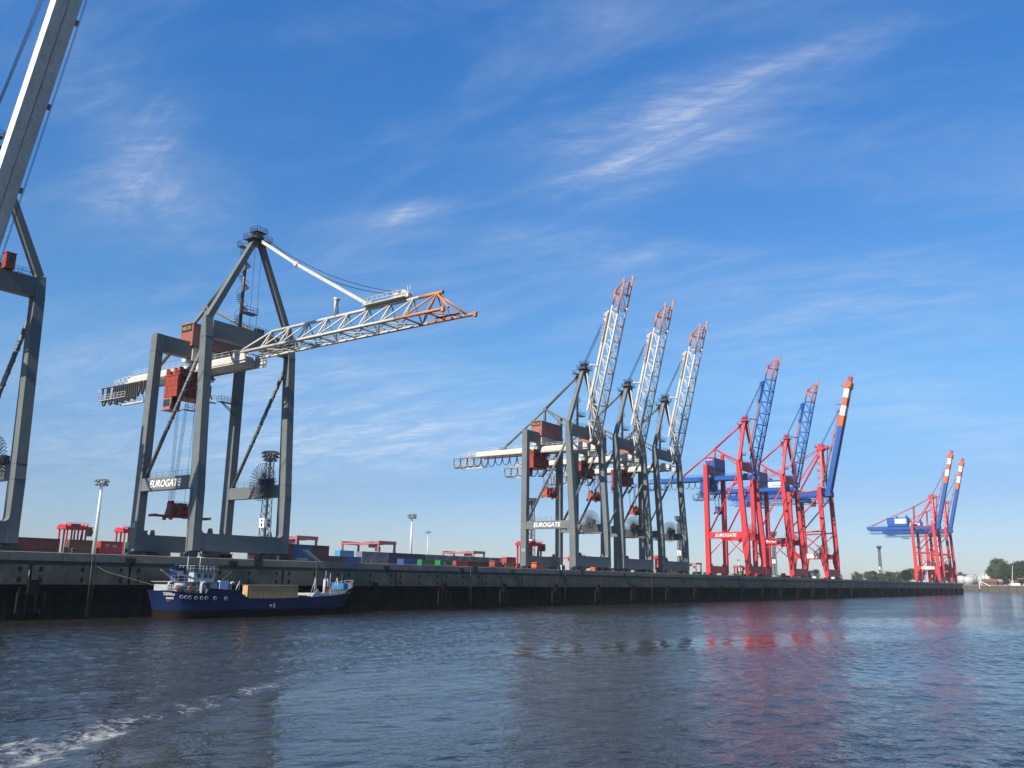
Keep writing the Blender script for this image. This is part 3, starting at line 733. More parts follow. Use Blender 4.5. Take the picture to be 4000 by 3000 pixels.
    put('backstay_mast', 'bm', lambda: CB().beam((-3.6, 22.2, 58), (-2.0, 21.8, 72), .55, .55).beam((3.6, 22.2, 58), (2.0, 21.8, 72), .55, .55).tube((-2.6, 21.9, 67), (2.6, 21.9, 67), .15, 5).box(-2.6, 2.6, 21.2, 22.4, 71.8, 72.2), RED)
    def gird():
        b = CB()
        for s in (-1, 1): b.box(s * 3.0 - .7, s * 3.0 + .7, 2.2, 60, 53.2, 55.9)
        for y in (3, 12, 30, 40, 50, 59.4): b.box(-2.3, 2.3, y - .4, y + .4, 53.6, 55.5)
        b.rail([(-3.6, 25, 55.9), (-3.6, 60, 55.9)], 1.1, .06, 2.2)
        return b
    gd = put('girder', 'gd', gird, BLUE)
    def under():
        b = CB()
        for x in (-4.4, 4.4):
            for z in (52.3, 49.9): b.box(x - .35, x + .35, 4, 59, z, z + .3)
            for k in range(26): b.tube((x, 4 + 2.1 * k, 49.9), (x, 4 + 2.1 * k, 52.4), .13, 4)
            for z in (51, 53.2): b.tube((x, 4, z), (x, 59, z), .09, 4)
        b.box(-4.6, 4.6, 38, 44, 48.4, 48.6); b.rail([(-4.6, 38, 48.6), (-4.6, 44, 48.6)], 1.2, .07, 1.0)
        return b
    put('cable_walkway', 'uw', under, BLUE, gd)
    mh = put('machinery_house', 'mh', lambda: CB().box(-4.6, 4.6, 26.5, 43, 57.4, 62.8).box(-4.75, 4.75, 26.3, 43.2, 62.8, 63.1).box(-4.4, 4.4, 27, 42.6, 55.9, 57.4).box(-1.5, 1.5, 27, 28.6, 63.1, 65).box(-1.5, 1.5, 35, 36.4, 63.1, 64.6), BLUE)
    b = CB(); b.box(-4.68, -4.62, 27.6, 36.6, 58.2, 62.2); b.build('sign_board', WHITEC, mh)
    CB().path([(-4.72, 34.4 + 1.1 * math.cos(a), 60.2 + 1.5 * math.sin(a)) for a in [R(40 + 22 * i) for i in range(7)]], .16, 4).build('sign_emblem', mat('sign_green', (.02, .3, .18)), mh)
    CB().path([(-4.72, 34.4 + 1.1 * math.cos(a), 60.2 + 1.5 * math.sin(a)) for a in [R(215 + 22 * i) for i in range(7)]], .16, 4).build('sign_emblem', RED, mh)
    lettering('eurokai', 5.2, .9, GREYD, mh, (-4.72, 30.6 - YB, 60.2 - HQ), '-x', .15, .01, 'sign_lettering')
    tr = put('trolley', 'tr', lambda: CB().box(-3.8, 3.8, 15, 19.5, 50.6, 53.0).box(-2.2, 2.2, 16, 18.6, 53, 56.6), BLUED)
    put('cabin', 'cb', lambda: CB().box(-1.2, 1.4, 11.6, 14.2, 48.2, 50.8).box(-1.4, 1.6, 11.4, 15, 50.8, 51.0), GREYD, tr)
    put('cable_reel', 'cr', lambda: reel_small(), GREYD)
    for s in (-1, 1):
        for y in (4.4, 22.1): put('bogie', f'bo{s}{y}', lambda s=s, y=y: bogie(s * 1.05, y), RED)
    an = R(76.2)
    P = lambda s, x, h: Vector((x, 2.4 - s * math.cos(an) + h * math.sin(an), 55.6 + s * math.sin(an) + h * math.cos(an)))
    nrm = (P(0, 0, 1) - P(0, 0, 0))
    def box_part(s0, s1, t0=2.7):
        def f():
            b = CB()
            for s in (-1, 1): b.beam(P(s0, s * 1.75, t0 / 2), P(s1, s * 1.75, t0 / 2), 1.35, t0, up=nrm); b.beam(P(s0, s * 2.55, .2), P(s1, s * 2.55, .2), .5, .16, up=nrm)
            k = s0 + .6
            while k < s1 - .4: b.beam(P(k, 0, 1.0), P(k + .5, 0, 1.0), 2.2, .9, up=nrm); k += 3.2
            return b
        return f
    bo = put('boom', 'b0', box_part(0, 36.4), BLUE)
    put('boom_band', 'b1', box_part(36.4, 42.2), ORANGEB, bo); put('boom_band', 'b2', box_part(42.2, 47.6), WHITEC, bo); put('boom_band', 'b3', box_part(47.6, 52.3), ORANGEB, bo); put('boom_band', 'b4', box_part(52.3, 57.4), WHITEC, bo)
    if full: CB().path([P(44.0 + .35 * i, -2.5, 1.3 + .8 * math.sin(i * .9)) for i in range(8)], .14, 4).build('boom_emblem', RED, bo)
    put('boom_head', 'bh', lambda: CB().beam(P(57.4, 0, 1.4), P(60.6, 0, 1.4), 5.4, 3.6, up=nrm).beam(P(60.6, 0, 1.4), P(61.6, 0, 1.4), 5.4, 3.6, up=nrm, w2=3.6, h2=2.4).tube(P(58.6, -3.2, .4), P(58.6, 3.2, .4), .8, 9), ORANGEB, bo)
    put('boom_platform', 'bp', lambda: CB().beam(P(61.6, 0, 1.4), P(64.2, 0, 1.2), 2.6, 2.0, up=nrm).tube(P(64.2, 0, 1), P(66.4, .1, 1.2), .07, 4).tube(P(64.2, -1, 1), P(65.4, -1.2, 1.4), .07, 4), mat('dark_red_paint', (.25, .03, .04)), bo)
    def brk():
        b = CB()
        for s_, L in ((58.5, 2.4), (48.2, 3.4), (44.4, 3.0), (31, 2.8), (24.6, 3.6), (22.8, 3.2), (11.4, 3.0)):
            b.beam(P(s_, 0, 2.7), P(s_, 0, 2.7 + L), 2.2, .18); b.tube(P(s_, -1, 2.7 + L), P(s_ + 1.2, -1, 2.7 + L), .1, 4); b.tube(P(s_ + 1.2, -1, 2.7), P(s_ + 1.2, -1, 2.7 + L), .07, 4)
        return b
    put('boom_bracket', 'bk', brk, RED, bo)
    put('forestay', 'fs', lambda: CB().tube(P(43, -1, 3.9), P(2, -1, 5.2), .22, 6).tube(P(43, 1, 3.9), P(2, 1, 5.2), .22, 6).tube((-1.2, 3.4, 79.6), (-1.0, 5.0, 60), .2, 6).tube((1.2, 3.4, 79.6), (1.0, 5.0, 60), .2, 6), PINK)
    def rp():
        b = CB()
        for x in (-1.2, -.7, .5, 1.0): b.tube((x, 6.2, 81.8), P(45.5, x, 4.0), .07, 4, caps=False)
        return b
    put('hoist_rope', 'hr', rp, CABLE)
    return root
def reel_small():
    b = CB(); cx, cy, cz = 9.2, 11.5, 24.2
    for i in range(44):
        a = 2 * math.pi * i / 44; c, s = math.cos(a), math.sin(a)
        for dx in (-.3, .3): b.beam((cx + dx, cy + 1.2 * c, cz + 1.2 * s), (cx + dx, cy + 3.9 * c, cz + 3.9 * s), .1, .06)
    b.prism([(cy + 2.1 * math.cos(R(15 * i)), cz + 2.1 * math.sin(R(15 * i))) for i in range(24)], 'x', cx - .2, cx + .2)
    return b
striped_crane(487.2, 'red crane with blue boom banded orange and white, beside the two lattice boom red cranes', True)
striped_crane(806.5, 'distant red crane with striped boom and clear white sign on its blue machinery house', True)
striped_crane(863.4, 'distant red crane with striped boom at the far end of the quay', False)

# ------------------------------------------------------------------ the quay
CONC = mat('quay_concrete', (0.185, 0.165, 0.13), 0.85, var=0.25, scale=0.5, streak=0.5, bump=0.3, bscale=3.0)
SLAB = mat('stained_concrete', (0.125, 0.104, 0.07), 0.9, var=0.4, scale=0.3, streak=0.85, bump=0.3, bscale=2.0)
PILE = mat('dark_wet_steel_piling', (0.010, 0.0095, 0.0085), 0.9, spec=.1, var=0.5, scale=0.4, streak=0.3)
PILE2 = mat('rusted_fender_steel', (0.015, 0.0135, 0.0115), 0.85, spec=.1, var=0.4, scale=0.8)
APRON = mat('apron_concrete', (0.22, 0.22, 0.21), 0.9, var=0.15, scale=0.05)
EARTH = mat('river_bed_silt', (0.06, 0.055, 0.04), 0.9)
QX0, QX1 = -220.0, 882.0
def qx(px, py, y):                         # quay coordinate of a point of the photograph on the upright plane y metres inland
    d = ray(px, py); return d.x * (D + y) / d.y
rnd = random.Random(5)

b = MB(); b.box(QX0, QX1 - .3, D + .9, D + 1400, 8.4, 9.5)
structure(b.build('quay_apron', APRON))
qw = thing('quay_wall', (300, D, 0), 'long grey concrete quay wall over dark steel piling along the water', 'quay wall')
OFFQ = (300, 0, 0)
b = MB(OFFQ)
x = QX0
while x < QX1 - 1:                          # coping blocks with open joints and a nosing
    w = min(7.6, QX1 - x)
    dz = rnd.uniform(-.015, .015)
    b.prism([(0.0, 8.3), (.95, 8.3), (.95, 9.5 + dz), (.06, 9.52 + dz), (0.0, 9.44 + dz)], 'x', x + .04, x + w - .04)
    x += w
b.build('coping', CONC, qw)
b = MB(OFFQ)
b.box(QX0, QX1, .16, .9, 7.72, 8.29); b.build('ledge', mat('shade_tinted_concrete', (.05, .05, .045), .9, var=.3), qw)  # shade under the coping put into a darker concrete colour
joints = [64.4 + 15.3 * k for k in range(-18, 54)]
def panel(w):
    b = MB(); f, k, z0, z1 = .02, .55, 4.95, 7.7
    hx = [.9, w / 2 - .3, w - 1.5]
    cuts = [0] + sum([[h, h + .6] for h in hx], []) + [w]
    zc_ = [z0, 5.25, 5.95, 6.75, 7.4, z1]
    for i in range(len(cuts) - 1):
        for j in range(5):
            hole = i % 2 == 1 and j in (1, 3)
            b.box(cuts[i], cuts[i + 1], .5 if hole else f, .9, zc_[j], zc_[j + 1])
    return b
pm = panel(14.75).mesh('wall_panel', SLAB)
for jx in joints:
    if jx + 15 < QX1:
        o = link('wall_panel', pm, qw, (jx + .25 - 300, 0, 0))
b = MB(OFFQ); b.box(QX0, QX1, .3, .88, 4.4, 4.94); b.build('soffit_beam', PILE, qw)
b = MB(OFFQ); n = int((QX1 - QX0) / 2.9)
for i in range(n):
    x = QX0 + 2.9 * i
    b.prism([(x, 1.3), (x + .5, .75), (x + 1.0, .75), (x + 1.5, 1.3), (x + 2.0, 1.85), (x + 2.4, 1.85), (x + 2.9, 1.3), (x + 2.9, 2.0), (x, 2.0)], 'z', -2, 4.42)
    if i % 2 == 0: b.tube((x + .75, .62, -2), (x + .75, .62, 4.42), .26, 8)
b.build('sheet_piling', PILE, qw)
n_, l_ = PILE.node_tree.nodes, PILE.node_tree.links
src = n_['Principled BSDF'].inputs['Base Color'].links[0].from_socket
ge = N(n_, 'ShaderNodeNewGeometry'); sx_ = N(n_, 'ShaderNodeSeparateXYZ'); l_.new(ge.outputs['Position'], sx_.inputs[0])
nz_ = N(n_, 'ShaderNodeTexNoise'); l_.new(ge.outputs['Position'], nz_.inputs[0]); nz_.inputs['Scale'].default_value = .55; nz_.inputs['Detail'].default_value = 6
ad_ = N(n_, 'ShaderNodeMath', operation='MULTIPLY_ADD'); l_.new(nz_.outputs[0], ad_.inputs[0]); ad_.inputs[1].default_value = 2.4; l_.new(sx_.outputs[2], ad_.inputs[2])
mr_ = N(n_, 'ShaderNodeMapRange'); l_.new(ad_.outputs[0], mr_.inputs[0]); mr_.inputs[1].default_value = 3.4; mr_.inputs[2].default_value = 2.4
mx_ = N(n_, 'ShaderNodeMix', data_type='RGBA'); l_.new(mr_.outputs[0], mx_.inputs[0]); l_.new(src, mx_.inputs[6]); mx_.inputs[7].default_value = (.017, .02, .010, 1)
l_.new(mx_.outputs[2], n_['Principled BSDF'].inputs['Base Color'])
b = MB()
for z in (1.3, 3.5): b.box(-2, 2, -.25, .1, z, z + .28)
for x in (-2, -.8, .6, 1.8): b.box(x, x + .26, -.3, .1, 1.0, 3.9)
b.box(-.6, .9, -.2, .3, 3.7, 5.6); b.tube((-1.7, 0, 1.4), (-1.7, 0, 4.6), .05, 4)
for s in (-1.5, 1.3): b.tube((s, -.1, .4), (s, -.1, 1.4), .2, 7)
fm = b.mesh('fender_frame', PILE2)
for k in range(-8, 38):
    x = 180.5 + 23.2 * k + rnd.uniform(-1, 1)
    if x < QX1 - 4 and not 76 < x < 124: link('fender_frame', fm, qw, (x - 300, 0, 0))
b = MB()
for s in (-.3, .3): b.tube((s, -.08, .2), (s, -.08, 9.5), .05, 5)
for k in range(28): b.tube((-.3, -.08, .4 + .33 * k), (.3, -.08, .4 + .33 * k), .03, 4)
lm = b.mesh('ladder', GREYD)
for x in (73.5, 118.5, 166.8, 209.3, 262, 318, 377, 436, 520, 610, 700): link('ladder', lm, qw, (x - 300, -.06, 0))
b = MB(); b.box(-.9, .9, -.28, .02, 8.45, 9.1); b.box(-.7, -.3, -.25, .05, 8.0, 8.5); b.box(.5, .9, -.25, .05, 8.0, 8.5)
bm_ = b.mesh('rubbing_block', BLACK)
for x in (79.4, 98.8, 137.5, 163, 183.7, 206.5, 243.5, 285, 340, 395, 470, 560, 650): link('rubbing_block', bm_, qw, (x - 300, 0, 0))
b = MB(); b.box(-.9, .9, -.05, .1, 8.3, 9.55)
for x in (104.4, 168.4, 218.4, 338): link('recess_shade_panel', b.mesh('recess_shade_panel', BLACK), qw, (x - 300, 0, 0))  # solid black panels on the coping, painted as the shade inside stair recesses
# bollards
b = MB(); b.tube((0, 0, 0), (0, 0, .5), .22, 10); b.tube((0, 0, .5), (0, 0, .72), .36, 10, r2=.3); b.tube((0, 0, 0), (0, 0, .06), .45, 10)
bolm = b.mesh('bollard', GREYD)
for i, x in enumerate([70.5, 89, 109.5, 134, 158, 182, 206.7, 252, 276, 318, 344, 410, 460, 540, 620]):
    near = ['just left of the blue ship', 'behind the bridge of the blue ship', 'behind the open deck of the blue ship', 'between the ship and the grey crane numbered 11', 'right of the ship, before the grey containers', 'right of the ship, before the green containers',
            'just left of the grey crane numbered 11', 'under the middle one of three grey cranes', 'under the grey crane beside the red cranes', 'left of the first red crane', 'beside the yellow topped pilot post', 'between the two lattice boom red cranes', 'left of the striped boom red crane', 'right of the striped boom red crane', 'far along the quay before the white containers'][i]
    tag(link('bollard', bolm, None, (x, D + .75, HQ)), 'dark mooring bollard on the quay edge ' + near, 'bollard', 'mooring bollards')

# ------------------------------------------------------------------ containers
CC = {'dark red': (.13, .022, .02), 'brown': (.16, .062, .035), 'dark brown': (.085, .032, .024), 'blue': (.02, .085, .27), 'navy': (.018, .03, .09), 'teal blue': (.015, .10, .19),
      'green': (.015, .20, .05), 'dark green': (.018, .085, .045), 'grey': (.17, .205, .235), 'white': (.62, .61, .57), 'tan': (.33, .22, .11), 'red': (.42, .05, .045), 'light blue': (.08, .30, .52), 'orange': (.5, .12, .03)}
def container_mesh(L, col):
    k = ('cont', L, col)
    if k in CACHE: return CACHE[k]
    M = mat('container_' + col.replace(' ', '_'), tuple(c * .68 for c in CC[col]), .55, var=.16, scale=.8, streak=.25)
    b = MB(); W, H = 1.22, 2.55
    n = int(L / .56); st = (L - .36) / n
    for s in (-1, 1):                                    # corrugated long sides
        pr = []
        for i in range(n): x = -L / 2 + .18 + i * st; pr += [(x, s * (W - .03)), (x + st * .38, s * (W - .03)), (x + st * .5, s * (W - .1)), (x + st * .88, s * (W - .1))]
        pr += [(L / 2 - .18, s * (W - .03)), (L / 2 - .18, 0.0), (-L / 2 + .18, 0.0)]
        b.prism(pr, 'z', .16, H - .12)
        b.box(-L / 2, L / 2, min(s * W, s * (W - .12)), max(s * W, s * (W - .12)), 0, .16); b.box(-L / 2, L / 2, min(s * W, s * (W - .1)), max(s * W, s * (W - .1)), H - .12, H)
        for e in (-1, 1): b.box(min(e * L / 2, e * (L / 2 - .18)), max(e * L / 2, e * (L / 2 - .18)), min(s * W, s * (W - .18)), max(s * W, s * (W - .18)), .16, H - .12)
    for e in (-1, 1):
        x0, x1 = sorted((e * (L / 2 - .02), e * (L / 2 - .17))); b.box(x0, x1, -W + .18, W - .18, .02, H - .02)
        for y in (-.75, -.3, .3, .75): b.tube((e * (L / 2 + .01), y, .1), (e * (L / 2 + .01), y, H - .1), .03, 4)
        b.box(min(e * (L / 2 - .03), e * (L / 2 + .005)), max(e * (L / 2 - .03), e * (L / 2 + .005)), -.02, .02, .1, H - .1)
    b.box(-L / 2 + .1, L / 2 - .1, -W + .1, W - .1, H - .1, H - .03)
    CACHE[k] = b.mesh('shipping_container', M); return CACHE[k]
USED = {}
def container(X0, y, tier, L, col, label, text=None, tcol=None, th=1.0):
    X = X0 + L / 2; z = HQ + 2.56 * tier
    assert label not in USED or True
    if label in USED: print('DUP LABEL', label)
    USED[label] = 1
    o = tag(link('shipping_container', container_mesh(L, col), None, (X, D + y, z)), label, 'container', 'stacked shipping containers')
    if text: lettering(text, L * (.62 if len(text) > 2 else .2), th, tcol or WHITEC, o, (0, -1.235, 1.35), '-y', 0, .02)
    return X0 + L + .08
ORD = ['first', 'second', 'third', 'fourth', 'fifth', 'sixth', 'seventh', 'eighth', 'ninth', 'tenth', 'eleventh', 'twelfth', 'thirteenth', 'fourteenth', 'fifteenth', 'sixteenth', 'seventeenth', 'eighteenth']
def row(X0, y, tier, items, where, ref='from the left'):
    x = X0
    for i, it in enumerate(items):
        if isinstance(it, (int, float)): x += it; continue
        col, L = it[0], (12.19 if it[1] == 40 else 6.06)
        same = [j for j in items if not isinstance(j, (int, float)) and j[:2] == it[:2]]
        k = sum(1 for j in items[:i] if not isinstance(j, (int, float)) and j[:2] == it[:2])
        lab = f'{"" if len(same) == 1 else ("leftmost " if k == 0 else ORD[k] + " ")}{"long" if L > 7 else "short"} {col} container in {where}'
        x = container(x, y, tier, L, col, lab, *(it[2:]))
FAINT = mat('faded_lettering', (.06, .07, .085), .7)
PALE = mat('pale_lettering', (.32, .33, .33), .7)
for t, nm in ((0, 'the ground tier left of the lowered boom crane'), (1, 'the top tier left of the lowered boom crane')):
    row(76.9, 88, t, [('dark red', 40), ('dark red', 40), ('dark red', 40), 2.3, ('brown', 20), 2.0, ('red', 20, 'T K', PALE, .7) if t else ('red', 20), 2.0, ('dark green', 40, 'U A S C', PALE) if t else ('brown', 40)], nm)
row(140.6, 48, 0, [('dark brown', 20), ('dark red', 20), ('teal blue', 20, 'HANJIN', PALE, .8), ('dark brown', 20), ('dark brown', 20), ('blue', 20)], 'the ground tier just right of the lowered boom crane')
row(146.8, 48, 1, [('dark red', 20), ('blue', 20), ('dark brown', 20)], 'the top tier just right of the lowered boom crane')
rowc0 = qx(1100 + .1808 * 1200, 2170, 73)
for t in (0, 1):
    cs = lambda: ('grey', 20, 'COSCO', FAINT, .9)
    it = [('light blue', 20), 1.9, ('white', 20)]
    it = [('light blue', 20), 3.4, ('grey', 20, 'COSCO', FAINT, .9), cs(), ('navy', 20, 'GESCO', FAINT, .5), ('navy', 20), ('navy', 20), .3, cs(), cs(), .4, cs(), cs(), cs(), cs(), .5, cs(), cs()]
    row(rowc0, 73, t, it, f'the {"top" if t else "ground"} tier before the thick white mast')
row(192.5, 46, 0, [('blue', 20), 1.9, ('green', 20), 2.4, ('green', 20), 1.6, ('red', 20), ('dark red', 20), ('dark red', 20), .4, ('teal blue', 20, 'HANJIN', PALE, .8), .5, ('tan', 20), .3, ('dark green', 40, 'U A S C', PALE), .4, ('dark green', 20), 1.6, ('dark green', 40, 'U A S C', PALE)], 'the low row before the stacked grey ones')
container(263.5, 60, 1, 6.06, 'red', 'short red container standing high beside the grey crane numbered 11')
container(262.9, 60, 0, 12.19, 'dark green', 'dark green container under a red one beside the grey crane numbered 11')
x = 352.0
row(330, 52, 0, [('dark red', 20), 1, ('brown', 20), 9, ('brown', 20), ('tan', 20), 8, ('tan', 20), ('brown', 20), .5, ('tan', 20), ('brown', 20)], 'the brown row between grey and red cranes')
row(392, 60, 1, [('white', 20), .6, ('navy', 20)], 'the upper tier between grey and red cranes')
row(391, 60, 0, [('grey', 20), .6, ('grey', 20), 30, ('dark green', 20), 8, ('grey', 20), ('grey', 20)], 'the grey row behind the first red crane')
row(452, 60, 1, [('grey', 20)], 'the upper tier behind the first red crane')
row(500, 66, 0, [('grey', 40), ('grey', 40), ('teal blue', 40), ('grey', 40), 2, ('dark green', 20)], 'the low grey row behind the second red crane')
row(565, 62, 0, [('white', 20), ('grey', 40), 3, ('dark green', 20), ('dark brown', 40)], 'the low row behind the striped boom crane')
row(566, 80, 1, [('dark red', 40), ('dark red', 40), ('dark brown', 40)], 'the upper row behind the striped boom crane')
row(566, 80, 0, [('dark red', 40), ('dark red', 40), ('dark brown', 40)], 'the lower row behind the striped boom crane')
row(640, 70, 1, [('dark brown', 40), ('navy', 40), 1, ('white', 20)], 'the upper row left of the far lattice mast')
row(640, 70, 0, [('dark brown', 40), ('navy', 40), ('grey', 40), 20, ('orange', 40), 8, ('blue', 20), ('blue', 20)], 'the lower row left of the far lattice mast')
row(628, 56, 0, [('white', 20), 40, ('white', 20)], 'the pair in front left of the far lattice mast')
container(742, 70, 0, 6.06, 'navy', 'navy container beneath a white one left of the far lattice mast'); container(742, 70, 1, 6.06, 'white', 'white container on a navy one left of the far lattice mast', 'A', BLACK, .8)

# ------------------------------------------------------------------ light masts
MASTW = mat('mast_white', (.42, .43, .42), .4, var=.04)
def lamp_ring(b, z, r, n):
    for i in range(n):
        a = 2 * math.pi * i / n; c, s = math.cos(a), math.sin(a)
        b.beam((r * c * .8, r * s * .8, z), (r * c * 1.1, r * s * 1.1, z - .35), .55, .25); b.tube((0, 0, z + .3), (r * c, r * s, z + .1), .05, 4)
    b.path([(r * .85 * math.cos(2 * math.pi * i / 20), r * .85 * math.sin(2 * math.pi * i / 20), z + .15) for i in range(21)], .09, 4)
def tube_mast(X, y, ztop, r, label, rings=2):
    root = thing('light_mast', (X, D + y, HQ), label, 'light mast', 'tall light masts in the yard'); h = ztop - HQ
    MB().tube((0, 0, 0), (0, 0, h - .4), r, 12, r2=r * .55).build('pole', MASTW, root)
    b = MB(); lamp_ring(b, h - .2, 1.5 * (r / .45) ** .5, 12); 
    if rings > 1: lamp_ring(b, h - 1.1, 1.35 * (r / .45) ** .5, 10)
    b.build('lamp_ring', STEEL, root)
def lattice_mast(X, y, ztop, zsign, txt, label, spread=2.3, reel=False):
    root = thing('lattice_mast', (X, D + y, HQ), label, 'light mast', 'tall light masts in the yard'); h = ztop - HQ
    b = MB()
    n = 14; w0, w1 = spread, spread * .62
    for sx in (-1, 1):
        for sy in (-1, 1): b.beam((sx * w0 / 2, sy * w0 / 2, 0), (sx * w1 / 2, sy * w1 / 2, h - 1.5), .2, .2)
    for i in range(n):
        z0, z1 = (h - 1.5) * i / n, (h - 1.5) * (i + 1) / n; a0, a1 = (w0 + (w1 - w0) * i / n) / 2, (w0 + (w1 - w0) * (i + 1) / n) / 2
        for s in (-1, 1):
            b.beam((-a0, s * a0, z0), (a1, s * a1, z1), .09, .09); b.beam((a0, s * a0, z0), (-a1, s * a1, z1), .09, .09)
            b.beam((s * a0, -a0, z0), (s * a1, a1, z1), .09, .09)
            b.beam((-a1, s * a1, z1), (a1, s * a1, z1), .08, .08)
    b.build('tower', GREYD, root)
    MB().tube((0, 0, 0), (0, 0, h - .5), .34, 8).build('core_tube', GREYD, root)
    b = MB(); lamp_ring(b, h - .3, 2.3, 16); lamp_ring(b, h - 1.3, 2.1, 14); lamp_ring(b, h - 2.2, 1.7, 10); b.build('lamp_ring', GREYD, root)
    zs = zsign - HQ
    s = MB().box(-1.0, 1.0, -1.26, -1.2, zs - 1.25, zs + 1.25).box(-1.26, -1.2, -1.0, 1.0, zs - 1.25, zs + 1.25).build('sign_board', WHITEC, root)
    for i, ch in enumerate(txt):
        lettering(ch, .7, .85, BLACK, s, (0, -1.275, zs + .58 - 1.1 * i), '-y', 0, .02); lettering(ch, .7, .85, BLACK, s, (-1.275, 0, zs + .58 - 1.1 * i), '-x', 0, .02)
tube_mast(118.7, 80, 29.4, .52, 'white tubular light mast left of the lowered boom crane')
tube_mast(qx(1607, 2090, 85), 85, 29.2, .55, 'thick white tubular light mast behind the long grey container row')
tube_mast(qx(1671, 2120, 150), 150, 28.6, .32, 'thin grey light mast right of the thick white one', 1)
tube_mast(qx(2500 + .2034 * 1890, 2185, 120), 120, 24.0, .3, 'thin white light mast seen between the legs of the first red crane', 1)
tube_mast(qx(2957, 2180, 80), 80, 26.0, .42, 'white light mast seen under the second red crane', 1)
lattice_mast(154.1, 60, 39.6, 20.3, 'M1', 'lattice light mast with M 1 sign inside the lowered boom crane')
lattice_mast(qx(2077, 2000, 60), 60, 37.5, 20.5, 'N1', 'lattice light mast behind the landside leg of the crane numbered 11')
lattice_mast(qx(2655, 2100, 60), 60, 39.6, 21.0, 'P1', 'lattice light mast with white sign inside the grey crane beside the red ones')
lattice_mast(qx(3023, 2140, 62), 62, 39.5, 20.5, 'R1', 'lattice light mast with white sign behind the second red crane')
lattice_mast(842, 60, 41.3, 21.6, 'S1', 'lone lattice light mast far off left of the two distant red cranes', 2.6)

# ------------------------------------------------------------------ yard gantries and straddle carriers
def wheel(root, x, y, r, w):
    k = ('wheel', r, w)
    if k not in CACHE: CACHE[k] = MB().tube((0, -w, 0), (0, w, 0), r, 12).tube((0, -w - .03, 0), (0, w + .03, 0), r * .45, 8).mesh('wheel', RUBBER)
    return link('wheel', CACHE[k], root, (x, y, r))
def gantry(X, y, label, rz=0):
    key = 'gantry0'
    if key not in CACHE:
        root = thing('yard_gantry', (X, D + y, HQ), label, 'gantry crane', 'pink yard gantry cranes'); CACHE[key] = root; h = 9.9
        for s in (-1, 1):
            for yy in (0, 19): MB().box(s * 4.3 - .3, s * 4.3 + .3, yy - .35, yy + .35, .9, h - .8).build('leg', PINK, root)
            MB().box(s * 4.3 - .25, s * 4.3 + .25, .36, 18.64, h - .75, h - .1).build('girder', PINK, root)
        for yy in (0, 19):
            b = MB(); b.box(-4.7, 4.7, yy - .5, yy + .5, h - .8, h + .45)
            b.build('end_beam', PINK, root)
            b = MB()
            for s in (-1, 1):
                b.tube((s * 4.3, yy, h - 1), (s * 6.9, yy, .9), .07, 4); b.tube((s * 4.2, yy, h - 1.1), (s * 1.4, yy, .9), .07, 4); b.box(s * 4.3 - 2.8, s * 4.3 + 2.8, yy - .25, yy + .25, .7, 1.0)
            b.build('brace', PINK, root)
            for s in (-1, 1):
                for dx in (-1.6, 1.6): wheel(root, s * 4.3 + dx, yy, .6, .3)
        b = MB(); b.box(-4.0, 4.0, 5, 8.5, h - .1, h + .25); b.box(-1.5, 1.5, 5.4, 8, h - 1.9, h - .2); b.build('trolley', PINK, root)
        b = MB(); b.box(-4.0, -2.6, .6, 2.2, h - 3.4, h - 1.7); b.build('cabin', GREYD, root)
        return root
    c = copy_tree(CACHE[key]); c.location = (X, D + y, HQ); tag(c, label, 'gantry crane', 'pink yard gantry cranes'); return c
gantry(204.5, 100, 'pink yard gantry crane just right of the lowered boom crane')
gantry(243.8, 100, 'pink yard gantry crane left of the thick white light mast')
gantry(qx(1870, 2165, 135), 135, 'pink yard gantry crane right of the thin light mast, behind grey containers')
gantry(qx(2270, 2170, 130), 130, 'pink yard gantry crane seen under the grey crane numbered 11')
gantry(qx(2728, 2200, 120), 120, 'pink yard gantry crane in the gap between grey and red cranes')
gantry(qx(1130, 2120, 150), 150, 'pink yard gantry crane half hidden by the lowered boom crane leg')
